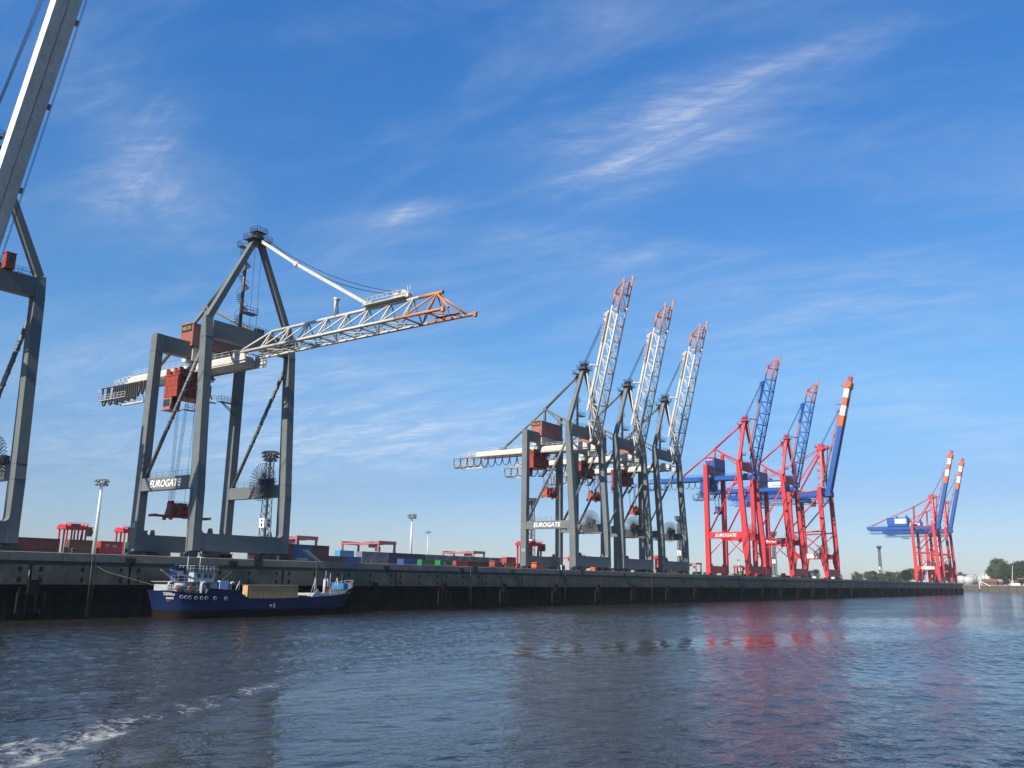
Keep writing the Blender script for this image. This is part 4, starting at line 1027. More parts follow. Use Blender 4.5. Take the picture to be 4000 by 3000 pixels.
def straddle(X, y, label, sc_=1.0):
    key = 'strad0'
    if key not in CACHE:
        root = thing('straddle_carrier', (X, D + y, HQ), label, 'straddle carrier', 'red straddle carriers'); CACHE[key] = root; h = 8.9; root.scale = (sc_, max(sc_, .9), 1)
        for s in (-1, 1):
            for xx in (-3.6, -1.8, 2.3, 3.7): MB().box(xx - .22, xx + .22, s * 2.1 - .22, s * 2.1 + .22, 1.3, h - 1.0).build('leg', RED, root)
            MB().box(-4.4, 4.4, s * 2.1 - .3, s * 2.1 + .3, .8, 1.4).build('bottom_beam', RED, root)
            for xx in (-3.5, -1.3, 1.3, 3.5): wheel(root, xx, s * 2.1, .65, .3)
        b = MB()
        for s in (-1, 1): b.box(-4.6, 4.8, s * 2.1 - .35, s * 2.1 + .35, h - 1.0, h - .2)
        for xx in (-4.3, -1.8, 2.2, 4.2): b.box(xx - .35, xx + .35, -1.75, 1.75, h - .95, h - .15)
        for xx in (-4.1, -2, 2.4, 4.1): b.tube((xx, -1.9, h), (xx, 1.9, h), .33, 8)
        b.rail([(-4.4, -2.3, h - .2), (4.4, -2.3, h - .2)], .9, .05, 1.5)
        b.build('top_frame', RED, root)
        MB().box(-1.4, 1.8, -1.3, 1.3, h - .18, h + .5).build('engine_deck', GREYD, root)
        MB().prism([(4.5, h - 2.6), (6.0, h - 2.6), (6.4, h - 1.4), (5.9, h - .6), (4.5, h - .6)], 'y', -2.3, -.9).build('cabin', GLASS, root)
        MB().box(4.3, 6.1, -2.36, -.84, h - .6, h - .2).build('cabin_roof', RED, root)
        b = MB(); b.beam((1.5, -1.9, 1.6), (2.3, -1.9, h - 1.2), .12, .5); b.build('ladder', GREYD, root)
        return root
    c = copy_tree(CACHE[key]); c.location = (X, D + y, HQ); c.scale = (sc_, max(sc_, .9), 1); tag(c, label, 'straddle carrier', 'red straddle carriers'); return c
straddle(qx(285, 2070, 95), 95, 'red straddle carrier with dark cab above the brown containers at left', .68)
straddle(qx(505, 2080, 95), 95, 'red straddle carrier half hidden behind the lowered boom crane leg', .68)
straddle(238.6, 32, 'large red straddle carrier framed by the crane numbered 11')
straddle(qx(2255, 2190, 95), 95, 'small red straddle carrier between the legs of the crane numbered 11')
straddle(qx(2568, 2220, 60), 60, 'red straddle carrier between two grey cranes beside tan containers')
straddle(qx(2885, 2215, 105), 105, 'red straddle carrier under the first red crane')

# vehicles parked along the quay edge
def truck(X, y, label, col, kind):
    root = thing('terminal_truck', (X, D + y, HQ), label, 'truck', 'terminal trucks on the quay'); root.scale = (.8, .8, .8)
    key = ('truck', col.name)
    if key not in CACHE:
        c = MB().prism([(-3.2, .7), (-1.4, .7), (-1.4, 2.6), (-2.9, 2.6), (-3.2, 1.7)], 'y', -1.1, 1.1).mesh('cab', col)
        ch = MB().box(-3.2, 4.2, -.9, .9, .55, .95).box(-1.2, 4.2, -1.1, 1.1, .95, 1.2).mesh('chassis', col)
        g = MB().box(-3.1, -1.6, -1.12, 1.12, 1.8, 2.4).box(-1.42, -1.38, -.9, .9, 1.7, 2.4).mesh('window', GLASS)
        CACHE[key] = (c, ch, g)
    c, ch, g = CACHE[key]
    cab = link('cab', c, root); link('window', g, cab); link('chassis', ch, root)
    for x in (-2.4, 1.6, 3.0):
        for s in (-1, 1): wheel(root, x, s * 1.1, .5, .2)
for X, y, lb, col in ((100.8, 8, 'orange red truck on the quay behind the bridge of the ship', ORANGEB), 
                      (196.5, 14, 'second red truck right of the ship bow, beside a red container', TROL), 
                      (214.0, 12, 'orange truck left of the crane numbered 11', ORANGEB), (233.0, 10, 'red truck under the crane numbered 11', RED), (247.5, 12, 'orange truck between the first two of three grey cranes', ORANGEB),
                      (290.5, 10, 'red truck under the grey crane beside the red cranes', TROL), (366.0, 9, 'yellow truck under the first red crane', YELLOW), (374.5, 9, 'orange truck under the first red crane', ORANGEB), (425, 10, 'red truck under the second red crane', RED)):
    truck(X, y, lb, col, 0)
b = MB(); b.tube((0, 0, 0), (0, 0, 3.6), .12, 8); b.box(-.25, .25, -.25, .25, 3.6, 4.0)
tag(b.build('signal_post', WHITEC, None, (343.5, D + 1.2, HQ)), 'white post with a small box on the quay before brown containers', 'post')
b = MB(); b.tube((0, 0, 0), (0, 0, 1.9), .1, 8); b.box(-.2, .2, -.2, .2, 1.9, 2.2)
tag(b.build('signal_post', WHITEC, None, (207.9, D + .5, HQ - 1.0)), 'short pale post beside the black stair recess panel in the quay', 'post')
g_ = MB()
for s in (-.45, .45): g_.beam((-2.0, s, 2.3), (2.0, s, .05), .1, .18)
for k in range(9): g_.box(-1.9 + .45 * k, -1.5 + .45 * k, -.45, .45, 2.2 - .255 * k, 2.25 - .255 * k)
tag(g_.build('gangway', WHITEC, None, (qx(1218, 2183, 6), D + 6, HQ)), 'sloping white gangway on the quay in front of brown containers', 'gangway')

# ------------------------------------------------------------------ the coaster
HULL = mat('ship_blue', (0.0022, 0.0125, 0.058), 0.6, spec=.25, var=0.12, scale=0.5, streak=0.2)
BOOT = mat('ship_boot_topping', (0.012, 0.008, 0.007), 0.9, spec=.1, var=0.4, scale=0.6)
SHIPW = mat('ship_white', (0.31, 0.33, 0.34), 0.45, var=0.06, rust=(.3, .16, .08), rust_amt=.2)
DECKM = mat('ship_deck_green', (0.03, 0.045, 0.035), 0.8)
WOOD = mat('pale_plywood', (0.44, 0.26, 0.12), 0.75, var=0.15, scale=1.5)
ship = thing('cargo_ship', (78.2, D - 4.9, 0), 'small blue coaster with white bridge aft, moored along the quay', 'ship')
ST = [(3.3, 4.4, 1.0, .2, 4.2), (3.4, 4.5, 2.3, 1.2, 4.2), (3.7, 4.7, 3.3, 2.3, 4.16), (4.5, 5.2, 3.9, 3.4, 4.08), (6.0, 6.2, 4.1, 4.0, 3.92), (9.35, 9.35, 4.1, 4.1, 3.8), (9.7, 9.7, 4.1, 4.1, 4.6), (15.3, 15.3, 4.1, 4.1, 4.22), (16.5, 16.5, 4.1, 4.1, 3.45), (17.6, 17.6, 4.1, 4.1, 2.95), (23, 23, 4.1, 4.1, 2.92), (28, 28, 4.1, 4.1, 2.98),
      (34, 33.7, 4.0, 3.85, 3.15), (37.4, 36.6, 3.7, 3.3, 3.36), (40.0, 38.6, 3.35, 2.6, 3.62), (41.0, 39.6, 3.1, 2.2, 4.35), (43.2, 41.0, 2.0, 1.05, 4.7), (44.6, 42.0, .8, .35, 5.0), (45.2, 42.3, .08, .04, 5.08)]
b = MB(); ring = []
for xd, xw, hd, hw, dz in ST:
    r_ = []
    for t in (1, .8, .6, None, 'b', 0, -1):
        z = 1.25 if t is None else 1.15 if t == 'b' else (-.6 if t == -1 else dz * t)
        u = max(0, min(1, z / dz)); xx = xw + (xd - xw) * u; hh = hw + (hd - hw) * (u ** 1.5)
        if t == -1: hh *= .9
        r_.append((xx, hh, z))
    ring.append(r_)
for s in (-1, 1):
    vs = [(p[0], s * p[1], p[2]) for r_ in ring for p in r_]; n7 = 7; fs0, fs1 = [], []
    for i in range(len(ring) - 1):
        for j in range(6): (fs0 if j < 3 else fs1).append((i * n7 + j, (i + 1) * n7 + j, (i + 1) * n7 + j + 1, i * n7 + j + 1))
    b.add(vs, fs0, 0, True); b.add(vs, fs1, 1, True)
b.add([(p[0], s * p[1], p[2]) for s in (-1, 1) for p in ring[0]], [(j, j + 1, j + 8, j + 7) for j in range(3)], 0); b.add([(p[0], s * p[1], p[2]) for s in (-1, 1) for p in ring[0]], [(j, j + 1, j + 8, j + 7) for j in range(3, 6)], 1)
b.build('hull', [HULL, BOOT], ship)
b = MB()
vs = []
for r_ in ring: vs += [(r_[0][0], -r_[0][1] + .06, r_[0][2] - .12), (r_[0][0], r_[0][1] - .06, r_[0][2] - .12)]
b.add(vs, [(2 * i, 2 * i + 1, 2 * i + 3, 2 * i + 2) for i in range(len(ring) - 1)]); b.build('deck', DECKM, ship)
b = MB()
for sg in (-1, 1):
    for i in range(len(ring) - 1):
        p, q = ring[i][0], ring[i + 1][0]; b.beam((p[0], sg * p[1], p[2]), (q[0], sg * q[1], q[2]), .12, .1)
b.build('gunwale', HULL, ship)
for x in (6.0, 8.0, 9.5, 11.9, 13.0, 14.1, 15.6, 17.5): pass
for x, z in ((5.0, 3.3), (5.7, 3.25), (6.4, 3.2), (7.5, 3.12), (8.5, 3.1), (9.4, 3.1), (11.0, 3.05), (13.1, 3.0)):
    o = MB().path([(.26 * math.cos(R(36 * i)), 0, .26 * math.sin(R(36 * i))) for i in range(11)], .05, 5).build('porthole', SHIPW, ship, (x, -(4.13 if x > 5.5 else 4.06 if x > 5 else 3.95), z)); 
    if x < 5.5: o.rotation_euler = (0, 0, -.1)
    pr = [(.24 * math.cos(R(36 * i)), .24 * math.sin(R(36 * i))) for i in range(10)]
    g = MB().prism(pr, 'y', -.01, .03).build('glass', GLASS, o)
for txt, w, h, z in (('TANAIS', 1.75, .5, 3.75), ('OMSK', 1.2, .34, 3.1)):
    o = lettering(txt, w, h, WHITEC, ship, (3.42 + (4 - z) * .36, -2.85, z), '-y', 0, .02, 'ship_name'); o.rotation_euler = (R(98), 0, R(-48))
o = lettering('IMO', .9, .14, YELLOW, ship, (3.95, -2.65, 2.7), '-y', name='port_mark'); o.rotation_euler = (R(98), 0, R(-48))
o = lettering('TANAIS', 1.9, .42, WHITEC, ship, (41.7, -2.42, 3.85), '-y', .1, .02, 'ship_name'); o.rotation_euler = (R(97), 0, R(24))
b = MB(); b.path([(.22 * math.cos(R(30 * i)), 0, .22 * math.sin(R(30 * i))) for i in range(13)], .025, 4); b.box(-.35, .35, -.02, .02, -.02, .02); b.box(.6, .64, -.02, .02, -.4, .4)
for k in range(4): b.box(.64, .9, -.02, .02, -.35 + .22 * k, -.31 + .22 * k)
b.build('load_line_mark', WHITEC, ship, (22.3, -4.13, 1.75))
# superstructure
dk = MB().box(4.4, 12.4, -2.6, 2.6, 3.7, 5.5).build('deckhouse', SHIPW, ship)
MB().box(7.2, 12.6, -2.9, 2.9, 5.5, 5.58).box(3.9, 7.2, -2.7, 2.7, 5.5, 5.57).build('bridge_deck', SHIPW, dk)
wh = MB().prism([(8.0, 5.58), (11.8, 5.58), (12.1, 6.7), (12.0, 7.15), (8.0, 7.15)], 'y', -2.3, 2.3).build('wheelhouse', SHIPW, ship)
MB().box(7.8, 12.4, -2.5, 2.5, 7.15, 7.26).build('roof', mat('ship_green', (.02, .12, .1)), wh)
b = MB()
for x in (8.6, 9.9, 10.8): b.box(x, x + .62, -2.33, -2.28, 6.15, 6.8)
b.box(11.85, 12.1, -1.9, 1.9, 6.3, 6.8); b.build('window', GLASS, wh)
for x in (7.6, 10.2): MB().box(x, x + .75, -2.64, -2.58, 3.95, 5.35).build('door', mat('ship_door_brown', (.09, .045, .03)), dk)
b = MB()
for x in (5.2, 6.4, 9.2): b.tube((x, -2.63, 4.85), (x, -2.57, 4.85), .22, 10)
b.build('window', GLASS, dk)
b = MB(); b.box(5.8, 7.4, -.9, .9, 5.5, 7.6); b.box(5.7, 7.5, -1, 1, 7.6, 7.7); b.tube((6.2, -.3, 7.7), (6.0, -.3, 8.2), .2, 8); b.tube((6.8, .3, 7.7), (6.6, .3, 8.2), .2, 8)
fn = b.build('funnel', HULL, ship); MB().box(6.0, 7.0, -.94, -.9, 6.5, 7.2).build('funnel_emblem', SHIPW, fn)
b = MB(); b.tube((10.6, 0, 7.2), (10.6, 0, 10.5), .11, 8, r2=.05); b.tube((10.6, -1, 9.4), (10.6, 1, 9.4), .05, 5); b.tube((10.0, 0, 10.1), (11.2, 0, 10.1), .05, 5); b.box(10.3, 11.3, -.08, .08, 9.8, 9.88)
ms = b.build('mast', SHIPW, ship)
for x, y, z0, z1 in ((8.9, .8, 7.2, 9.6), (7.7, -.8, 5.5, 9.4)): MB().tube((x, y, z0), (x, y, z1), .04, 4).build('aerial', SHIPW, ship); MB().box(10.5, 10.7, -.12, .12, 10.5, 10.72).build('mast_lamp', YELLOW, ms)
b = MB()
b.rail([(7.9, -2.4, 7.26), (12.3, -2.4, 7.26), (12.3, 2.4, 7.26), (7.9, 2.4, 7.26)], .8, .04, .9, True)
b.build('railing', SHIPW, wh); b = MB()
b.rail([(3.9, -2.65, 5.57), (7.2, -2.65, 5.57)], .9, .04, .9)
b.build('railing', SHIPW, dk); b = MB()
b.rail([(3.55, -2.1, 4.2), (3.85, -3.2, 4.15), (4.6, -3.8, 4.05), (6.0, -4.0, 3.9), (9.2, -4.0, 3.8)], .95, .035, .9)
b.build('railing', SHIPW, ship); b = MB()
b.rail([(41.2, -2.95, 4.4), (43.2, -1.9, 4.7), (44.6, -.65, 5.05), (44.6, .65, 5.05), (43.2, 1.9, 4.7), (41.2, 2.95, 4.4)], 1.0, .045, .5)
b.build('railing', SHIPW, ship); b = MB()
b.rail([(36.2, -3.5, 3.3), (39.4, -3.2, 3.6)], 1.5, .045, .6)
b.build('railing', SHIPW, ship)
for x0, z0, x1, z1, y in ((4.8, 5.7, 2.2, 7.3, -2.2), (9.0, 5.6, 3.4, 7.35, -2.9)):
    MB().beam((x0, y, z0), (x1, y, z1), .34, .3, w2=.16, h2=.16).box(x0 - .25, x0 + .25, y - .25, y + .25, 4.2, z0 + .2).build('davit', SHIPW, ship)
b = MB(); b.tube((4.4, -2.9, 4.9), (6.4, -2.9, 4.9), .45, 10); b.box(4.6, 4.8, -3.2, -2.6, 4, 4.9); b.box(6.0, 6.2, -3.2, -2.6, 4, 4.9); b.build('life_raft', SHIPW, ship)
b = MB()
for x, y, z in ((4.3, -3.7, 4.7), (6.3, -4.05, 4.55)): b.path([(x + .36 * math.cos(R(30 * i)), y - .05, z + .36 * math.sin(R(30 * i))) for i in range(13)], .08, 6)
b.build('lifebuoy', ORANGEB, ship)
b = MB(); b.box(12.5, 14.2, -3.0, -1.2, 4.3, 5.8); b.build('deck_locker', mat('pale_blue_box', (.28, .4, .56)), ship)
b = MB()
for x, y in ((14.9, -2.6), (3.9, -2.0), (8.9, -3.3)):
    MB().path([(x, y, 3.8), (x, y, 5.2), (x + .08, y, 5.42), (x + .3, y, 5.5), (x + .55, y, 5.4)], .2, 8).build('vent', SHIPW, ship)
b = MB(); b.tube((16.0, -3.4, 4.0), (16.0, -3.4, 5.8), .06, 5); b.tube((15.3, -3.4, 4.1), (16.0, -3.4, 5.7), .05, 5); b.tube((15.6, -2.8, 4.1), (16.0, -3.4, 5.7), .05, 5); b.build('light_post', SHIPW, ship)
b = MB()
for x in (36.4, 36.95): b.tube((x, -1.6, 3.2), (x, -1.6, 6.1), .27, 10); b.tube((x, -1.6, 6.1), (x, -1.6, 6.35), .27, 10, r2=.1)
b.tube((36.6, -1.6, 6.2), (36.6, -1.6, 7.7), .07, 6, r2=.04); b.tube((37.9, -1.4, 4), (37.9, -1.4, 7.3), .06, 6, r2=.04)
fo = b.build('foremast', SHIPW, ship); MB().box(36.3, 37.0, -1.92, -1.86, 4.0, 4.9).build('fire_locker', RED, fo)
b = MB()
for x0, x1 in ((33.3, 32.6), (38.6, 39.2)):
    b.tube((x0, -3.0, 3.2), (x0 - .1, -2.6, 6.5), .06, 5); b.tube((x1, -3.0, 3.2), (x0 - .1, -2.6, 6.5), .06, 5); b.tube((x0 - .8, -2.2, 3.2), (x0 - .1, -2.6, 6.5), .05, 5)
b.box(34.0, 39.0, -2.9, 2.9, 3.2, 3.7); b.prism([(31.8, 3.0), (34, 3.0), (34, 3.9), (33.4, 4.4)], 'y', -3.2, -3.1); b.build('forecastle_frame', SHIPW, ship)
MB().box(41.2, 43.0, -1.6, 1.6, 4.4, 5.5).build('bow_winch_house', mat('ship_mid_blue', (.02, .13, .34)), ship)
b = MB(); b.box(29.6, 34, -2.9, 2.9, 2.95, 3.2); b.box(30.4, 32, -2, 2, 3.2, 3.35); b.build('hatch_cover', DECKM, ship)
b = MB()
b.path([(3.5, -1.9, 4.5), (.6, .8, 5.6), (-3.2, 3.6, 6.9), (-4.8, 5.6, 8.2)], .025, 5)
b.path([(43.5, 1.6, 5), (46.5, 4.2, 7.2), (48.5, 5.5, 9.6)], .025, 5); b.path([(15.9, 3.8, 4.4), (19.5, 4.6, 6.6), (24, 5.4, 9.6)], .022, 5)
b.build('mooring_line', mat('rope_fibre', (.2, .19, .16), .9), ship)
# the crate it carries
b = MB(); L0, L1 = 18.4, 29.3
b.box(L0, L1, -3.0, -1.8, 2.85, 5.06)
for i in range(19): x = L0 + .02 + i * .602; b.box(x, x + .07, -3.06, -3.0, 2.9, 5.02)
for z in (2.95, 4.35, 4.95): b.box(L0, L1, -3.045, -3.0, z, z + .09)
for y in (-2.8, -2.3): b.box(L0 - .05, L0, y, y + .1, 2.9, 5.0)
b.box(L0 - .05, L1 + .05, -3.1, -1.75, 5.06, 5.12)
tag(b.build('wooden_crate', WOOD, None, (77.8, D - 4.9, 0)), 'long pale wooden crate standing on the open deck of the blue ship', 'crate')

# ------------------------------------------------------------------ the far shore
def far(px, dist, z=0.0):
    d = ray(px, 2290); k = dist / math.hypot(d.x, d.y); return Vector((d.x * k, d.y * k, z))
FSX = 1290.0
BRICKW = mat('old_brick_quay', (.075, .06, .045), .9, var=.3, scale=.3, streak=.5)
structure(MB().box(FSX + 2, FSX + 1500, -1150, D + 1400, 7.6, 8.9).build('far_bank', mat('bank_ground', (.12, .12, .07), .9)))
fq = thing('far_quay_wall', (FSX, D + 40, 0), 'old brown quay wall with timber posts on the far shore', 'quay wall')
MB().box(0, 1.95, -1250, 1150, -1, 8.4).build('wall', BRICKW, fq)
MB().box(-.3, 2, -1250, 1150, 8.42, 9.1).build('coping', mat('pale_coping', (.26, .25, .22), .9, var=.2), fq)
for i in range(50):
    y = -330 + 11.5 * i + rnd.uniform(-2, 2)
    MB().box(-.8, -.02, -.5, .5, -1, 8.3 + rnd.uniform(-.5, 1.6)).build('post', mat('dark_timber', (.045, .036, .03), .9), fq, (0, y, 0))
def bank(px, dist=1325): p = far(px, dist); p.z = 8.9; return p
TANKW = mat('tank_white', (.34, .34, .33), .6, streak=.25)
def tank(px, r, h, label, dist=1340):
    p = bank(px, dist); root = thing('storage_tank', p, label, 'tank', 'white storage tanks on the far shore')
    MB().tube((0, 0, 0), (0, 0, h), r, 28).build('shell', TANKW, root); MB().tube((0, 0, h), (0, 0, h + r * .14), r, 28, r2=.3).build('roof', TANKW, root)
    b = MB(); b.rail([(r * math.cos(R(30 * i)), r * math.sin(R(30 * i)), h) for i in range(12)], 1.2, .12, 3, True); b.build('railing', STEEL, root)
tank(3756, 6, 11.2, 'leftmost grey white storage tank next to the end of the near quay', 1335)
tank(3779, 9.0, 10.2, 'broad white storage tank second from the left on the far shore')
tank(3797, 6.5, 12.4, 'tall white storage tank in the middle of the far tank group', 1350)
tank(3813, 5.0, 10.5, 'small storage tank right of the tall white one', 1360)
tank(3872, 10, 12.5, 'white storage tank behind the brown roofed building on the far shore', 1400)
b = MB()
for x in range(4):
    for y in range(3):
        b.tube((x * 4, y * 4, 0), (x * 4, y * 4, 12.5 - (x % 2) * 3), .18, 5)
for z in (4, 8, 11):
    for y in range(3): b.tube((0, y * 4, z), (12, y * 4, z), .2, 5)
    for x in range(4): b.tube((x * 4, 0, z), (x * 4, 8, z), .2, 5)
b.tube((3, -2, 0), (3, -2, 14), .5, 8); b.tube((8, 2, 0), (8, 2, 14), .6, 8)
o = tag(b.build('pipe_rack', WHITEC, None, bank(3832, 1330)), 'white pipe rack and columns between far storage tanks', 'pipe rack'); o.rotation_euler = (0, 0, R(-70))
b = MB(); b.path([(0, 0, 0), (0, 0, 7), (0, -1, 8.4), (0, -3, 8.6), (0, -12, 3)], .5, 6); 
o = tag(b.build('loading_pipe', WHITEC, None, (FSX - .6, bank(3826, 1300).y, 4.5)), 'bent white loading pipe hanging over the far quay wall', 'pipe')
def house(px, w, d_, h, label, wallm, roofm, dist=1320):
    p = bank(px, dist); root = thing('building', p, label, 'building', 'buildings on the far shore')
    MB().box(-d_ / 2, d_ / 2, -w / 2, w / 2, 0, h).build('wall', wallm, root)
    MB().prism([(-w / 2 - 1, h), (w / 2 + 1, h), (w / 2 - 1, h + 3.6), (-w / 2 + 1, h + 3.6)], 'x', -d_ / 2 - 1, d_ / 2 + 1).build('roof', roofm, root)
    for k in range(3): MB().box(-d_ / 2 - .08, -d_ / 2 - .01, -.9, .9, 1.0, 3.4).build('window', GLASS, root, (0, -w / 3 + k * w / 3, 0))
house(3868, 17, 10, 4.6, 'low red brick building with a brown hipped roof on the far shore', mat('brick', (.14, .058, .04), .9), mat('roof_brown', (.17, .08, .06), .9))
house(3902, 10, 8, 4.4, 'small brick building under the big tree on the far shore', mat('brick', (.14, .058, .04), .9), mat('roof_grey', (.2, .18, .18), .9), 1330)
b = MB(); b.beam((0, 0, 0), (3, 0, 24), .9, .9, w2=.5, h2=.5); b.box(-1.6, 2.0, -1.5, 1.5, 0, 3.4); b.beam((0, 0, 3), (-2.6, 0, 8), .4, .4); b.tube((2.9, 0, 23.6), (2.9, 0, 25), .5, 8)
o = tag(b.build('slewing_crane', mat('pale_yellow', (.42, .41, .29)), None, bank(3953, 1308)), 'slim pale yellow crane on the far quay before the right trees', 'crane'); o.rotation_euler = (0, 0, R(-80))
b = MB(); b.box(-1.6, 1.6, -4, 4, 0, 2.9); b.box(-1.65, -1.6, -3.4, -.6, .4, 2.6); o = tag(b.build('white_cabin', WHITEC, None, bank(3971, 1306)), 'white site cabin on the far quay at the right', 'cabin')
b = MB(); b.box(-2, 2, -5, -4.2, 0, 9); b.box(-2, 2, 4.2, 5, 0, 9); b.box(-2, 2, -5, 5, 8.2, 9.4); o = tag(b.build('gantry_frame', mat('rust_orange', (.21, .08, .033), .8), None, bank(3994, 1310)), 'rusty orange gantry frame at the right edge of the far quay', 'gantry')

# trees: a tapered trunk with limbs, and a crown of leaf clumps
LEAF = bpy.data.materials.new('leaves'); LEAF.use_nodes = True
n_, l_ = LEAF.node_tree.nodes, LEAF.node_tree.links
at_ = N(n_, 'ShaderNodeTexCoord'); nz_ = N(n_, 'ShaderNodeTexNoise'); nz_.inputs['Scale'].default_value = .35; nz_.inputs['Detail'].default_value = 3; l_.new(at_.outputs['Object'], nz_.inputs[0])
cr_ = N(n_, 'ShaderNodeValToRGB'); l_.new(nz_.outputs[0], cr_.inputs[0]); cr_.color_ramp.elements[0].position = .3; cr_.color_ramp.elements[0].color = (.026, .038, .014, 1); cr_.color_ramp.elements[1].position = .7; cr_.color_ramp.elements[1].color = (.052, .068, .024, 1)
l_.new(cr_.outputs[0], n_['Principled BSDF'].inputs['Base Color']); n_['Principled BSDF'].inputs['Roughness'].default_value = .7
BARK = mat('bark', (.07, .055, .04), .9)
def tree_meshes(seed, w, h, leaves=4200, size=.85):
    r = random.Random(seed); b = MB(); t = MB()
    t.tube((0, 0, 0), (0, 0, h * .45), w * .04, 8, r2=w * .025)
    cl = []
    for i in range(34):
        a = r.uniform(0, 6.28); e = r.uniform(-.95, 1); rr = r.uniform(.35, .8)
        c = Vector((math.cos(a) * w / 2 * rr * math.sqrt(max(0, 1 - e * e * .8)), math.sin(a) * w / 2 * rr * math.sqrt(max(0, 1 - e * e * .8)), h * .52 + e * h * .36))
        cl.append((c, r.uniform(.15, .26) * w))
        if i < 9: t.tube((0, 0, h * r.uniform(.2, .42)), c, w * .014, 5, r2=w * .004)
    for k in range(leaves):
        c, s = cl[k % len(cl)]
        d = Vector((r.gauss(0, 1), r.gauss(0, 1), r.gauss(0, 1))).normalized() * s * r.uniform(.45, 1.05); d.z *= .8
        p = c + d; u = Vector((r.gauss(0, 1), r.gauss(0, 1), r.gauss(0, 1))).normalized(); v = u.orthogonal().normalized(); z = size * r.uniform(.6, 1.3)
        b.add([p - u * z, p + v * z * .7, p + u * z, p - v * z * .7], [(0, 1, 2, 3)])
    return b.mesh('crown', LEAF), t.mesh('trunk', BARK)
TM = [tree_meshes(3 + i, 26, 30) for i in range(4)]
def tree(px, dist, s, label, z=8.9, i=0, sz=1.0):
    p = far(px, dist); p.z = z; root = thing('tree', p, label, 'tree', 'trees beyond the water and yard', rnd.uniform(0, 6)); root.scale = (s, s, s * sz)
    link('crown', TM[i % 4][0], root); link('trunk', TM[i % 4][1], root)
tree(3893, 1345, .9, 'round dark tree forming the left side of the big tree group at right', i=0, sz=1.02)
tree(3911, 1365, 1.12, 'tallest dark tree in the middle of the big tree group at right', i=1, sz=1.06)
tree(3934, 1340, .86, 'dark tree at the right end of the big tree group', i=2, sz=1.05)
tree(3966, 1360, .95, 'dark tree behind the slim pale yellow crane', i=3, sz=1.12)
tree(3992, 1370, 1.0, 'dark tree at the right edge behind the orange gantry frame', i=0, sz=1.1)
tree(4016, 1360, 1.0, 'dark tree cut by the right edge of the picture', i=1, sz=1.1)
tree(3758, 1420, .6, 'small far tree behind the leftmost storage tank', i=2)
k_ = 0
PX_ = [(3165, .75), (3188, .85), (3345, .72), (3362, .62), (3393, .75), (3412, .8), (3428, .7), (3450, .72), (3470, .78), (3487, .74), (3507, .76), (3526, .8), (3545, .92), (3562, 1.0), (3580, .98), (3600, .95), (3622, .9), (3645, .86), (3668, .8), (3690, .85), (3712, .8)]
WHERE = ['seen through the striped boom crane, left one', 'seen through the striped boom crane, right one', 'round and alone, first left of the far lattice mast', 'small, right of the lone round tree', 'bushy, just left of the far lattice mast', 'directly behind the far lattice mast', 'first right of the far lattice mast', 'second right of the far lattice mast', 'third right of the far lattice mast', 'fourth right of the far lattice mast',
         'fifth right of the far lattice mast', 'third before the distant cranes', 'second before the distant cranes', 'highest, just left of the distant cranes', 'behind the first leg of the distant cranes', 'seen between the legs of the first distant crane', 'behind the second leg of the distant cranes', 'seen in the middle of the distant cranes', 'behind the third leg of the distant cranes', 'seen between the legs of the last distant crane', 'just left of the last leg of the distant cranes']
for (px, s), wv in zip(PX_, WHERE): tree(px, 1180 + (k_ * 37) % 70, s * .62, 'hazy green tree ' + wv, 9.5, k_); k_ += 1
b = MB(); b.box(-14, 8, -3, 3, 0, 3.2); b.prism([(-3, -4.5), (3, -4.5)] + [(3, 0), (-3, 0)], 'x', -14, -13.9); b.box(0, 7, -2.6, 2.6, 3.2, 8.2); b.box(1.5, 5.5, -2.4, 2.4, 8.2, 11.4); b.box(1.3, 6, -2.6, 2.6, 11.4, 11.7); b.tube((3.5, 0, 11.7), (3.5, 0, 16), .2, 5)
root = thing('tug_boat', (1010, far(3627, 1150).y, 6), 'small white vessel seen between the legs of the distant red cranes', 'boat')
root.location = (*far(3617, 985).xy, 0); root.rotation_euler = (0, 0, R(-60))
b.off = Vector((0, 0, 0)); b.v = [(x, y, z + 9.3) for x, y, z in b.v]; b.build('superstructure', SHIPW, root)
MB().prism([(-20, 0), (24, 0), (27, 6.5), (20, 7.4), (-20, 7.4)], 'y', -4, 4).box(-16, 10, -3.4, 3.4, 7.4, 9.3).build('hull', RED, root)

# ------------------------------------------------------------------ water
def graded(lo, a, b_, hi, st, grow=1.09):
    mid = list(np.arange(a, b_ + 1e-6, st)); up, dn = [], []
    x, s = mid[-1], st
    while x < hi: s *= grow; x += s; up.append(x)
    x, s = mid[0], st
    while x > lo: s *= grow; x -= s; dn.append(x)
    return np.array(dn[::-1] + mid + up)
gx, gy = graded(-600, 6, 150, FSX - 20, .26, 1.05), graded(-1200, -6, D + 1, D + 1500, .26, 1.07)
XX, YY = np.meshgrid(gx, gy, indexing='ij')
fine = np.clip((260 - XX) / 90, 0, 1) * np.clip((XX + 20) / 20, 0, 1) * np.clip((YY + 22) / 20, 0, 1) * np.clip((D + 20 - YY) / 15, 0, 1)
Z = np.zeros_like(XX); rs = np.random.RandomState(3)
for i in range(34):
    lam = .8 * 1.082 ** i; th = rs.normal(2.2, .75); ph = rs.uniform(0, 6.28); k = 2 * math.pi / lam
    amp = .0092 * lam / (1 + (lam / 3.6) ** 2) * rs.uniform(.6, 1.4)
    gate = .5 + .5 * np.sin(XX * .045 * rs.uniform(.6, 1.5) + YY * .06 * rs.uniform(.6, 1.5) + rs.uniform(0, 6))
    Z += amp * np.sin(k * (XX * math.cos(th) + YY * math.sin(th)) + ph + .6 * np.sin(XX * .21 + YY * .13 + i)) * gate
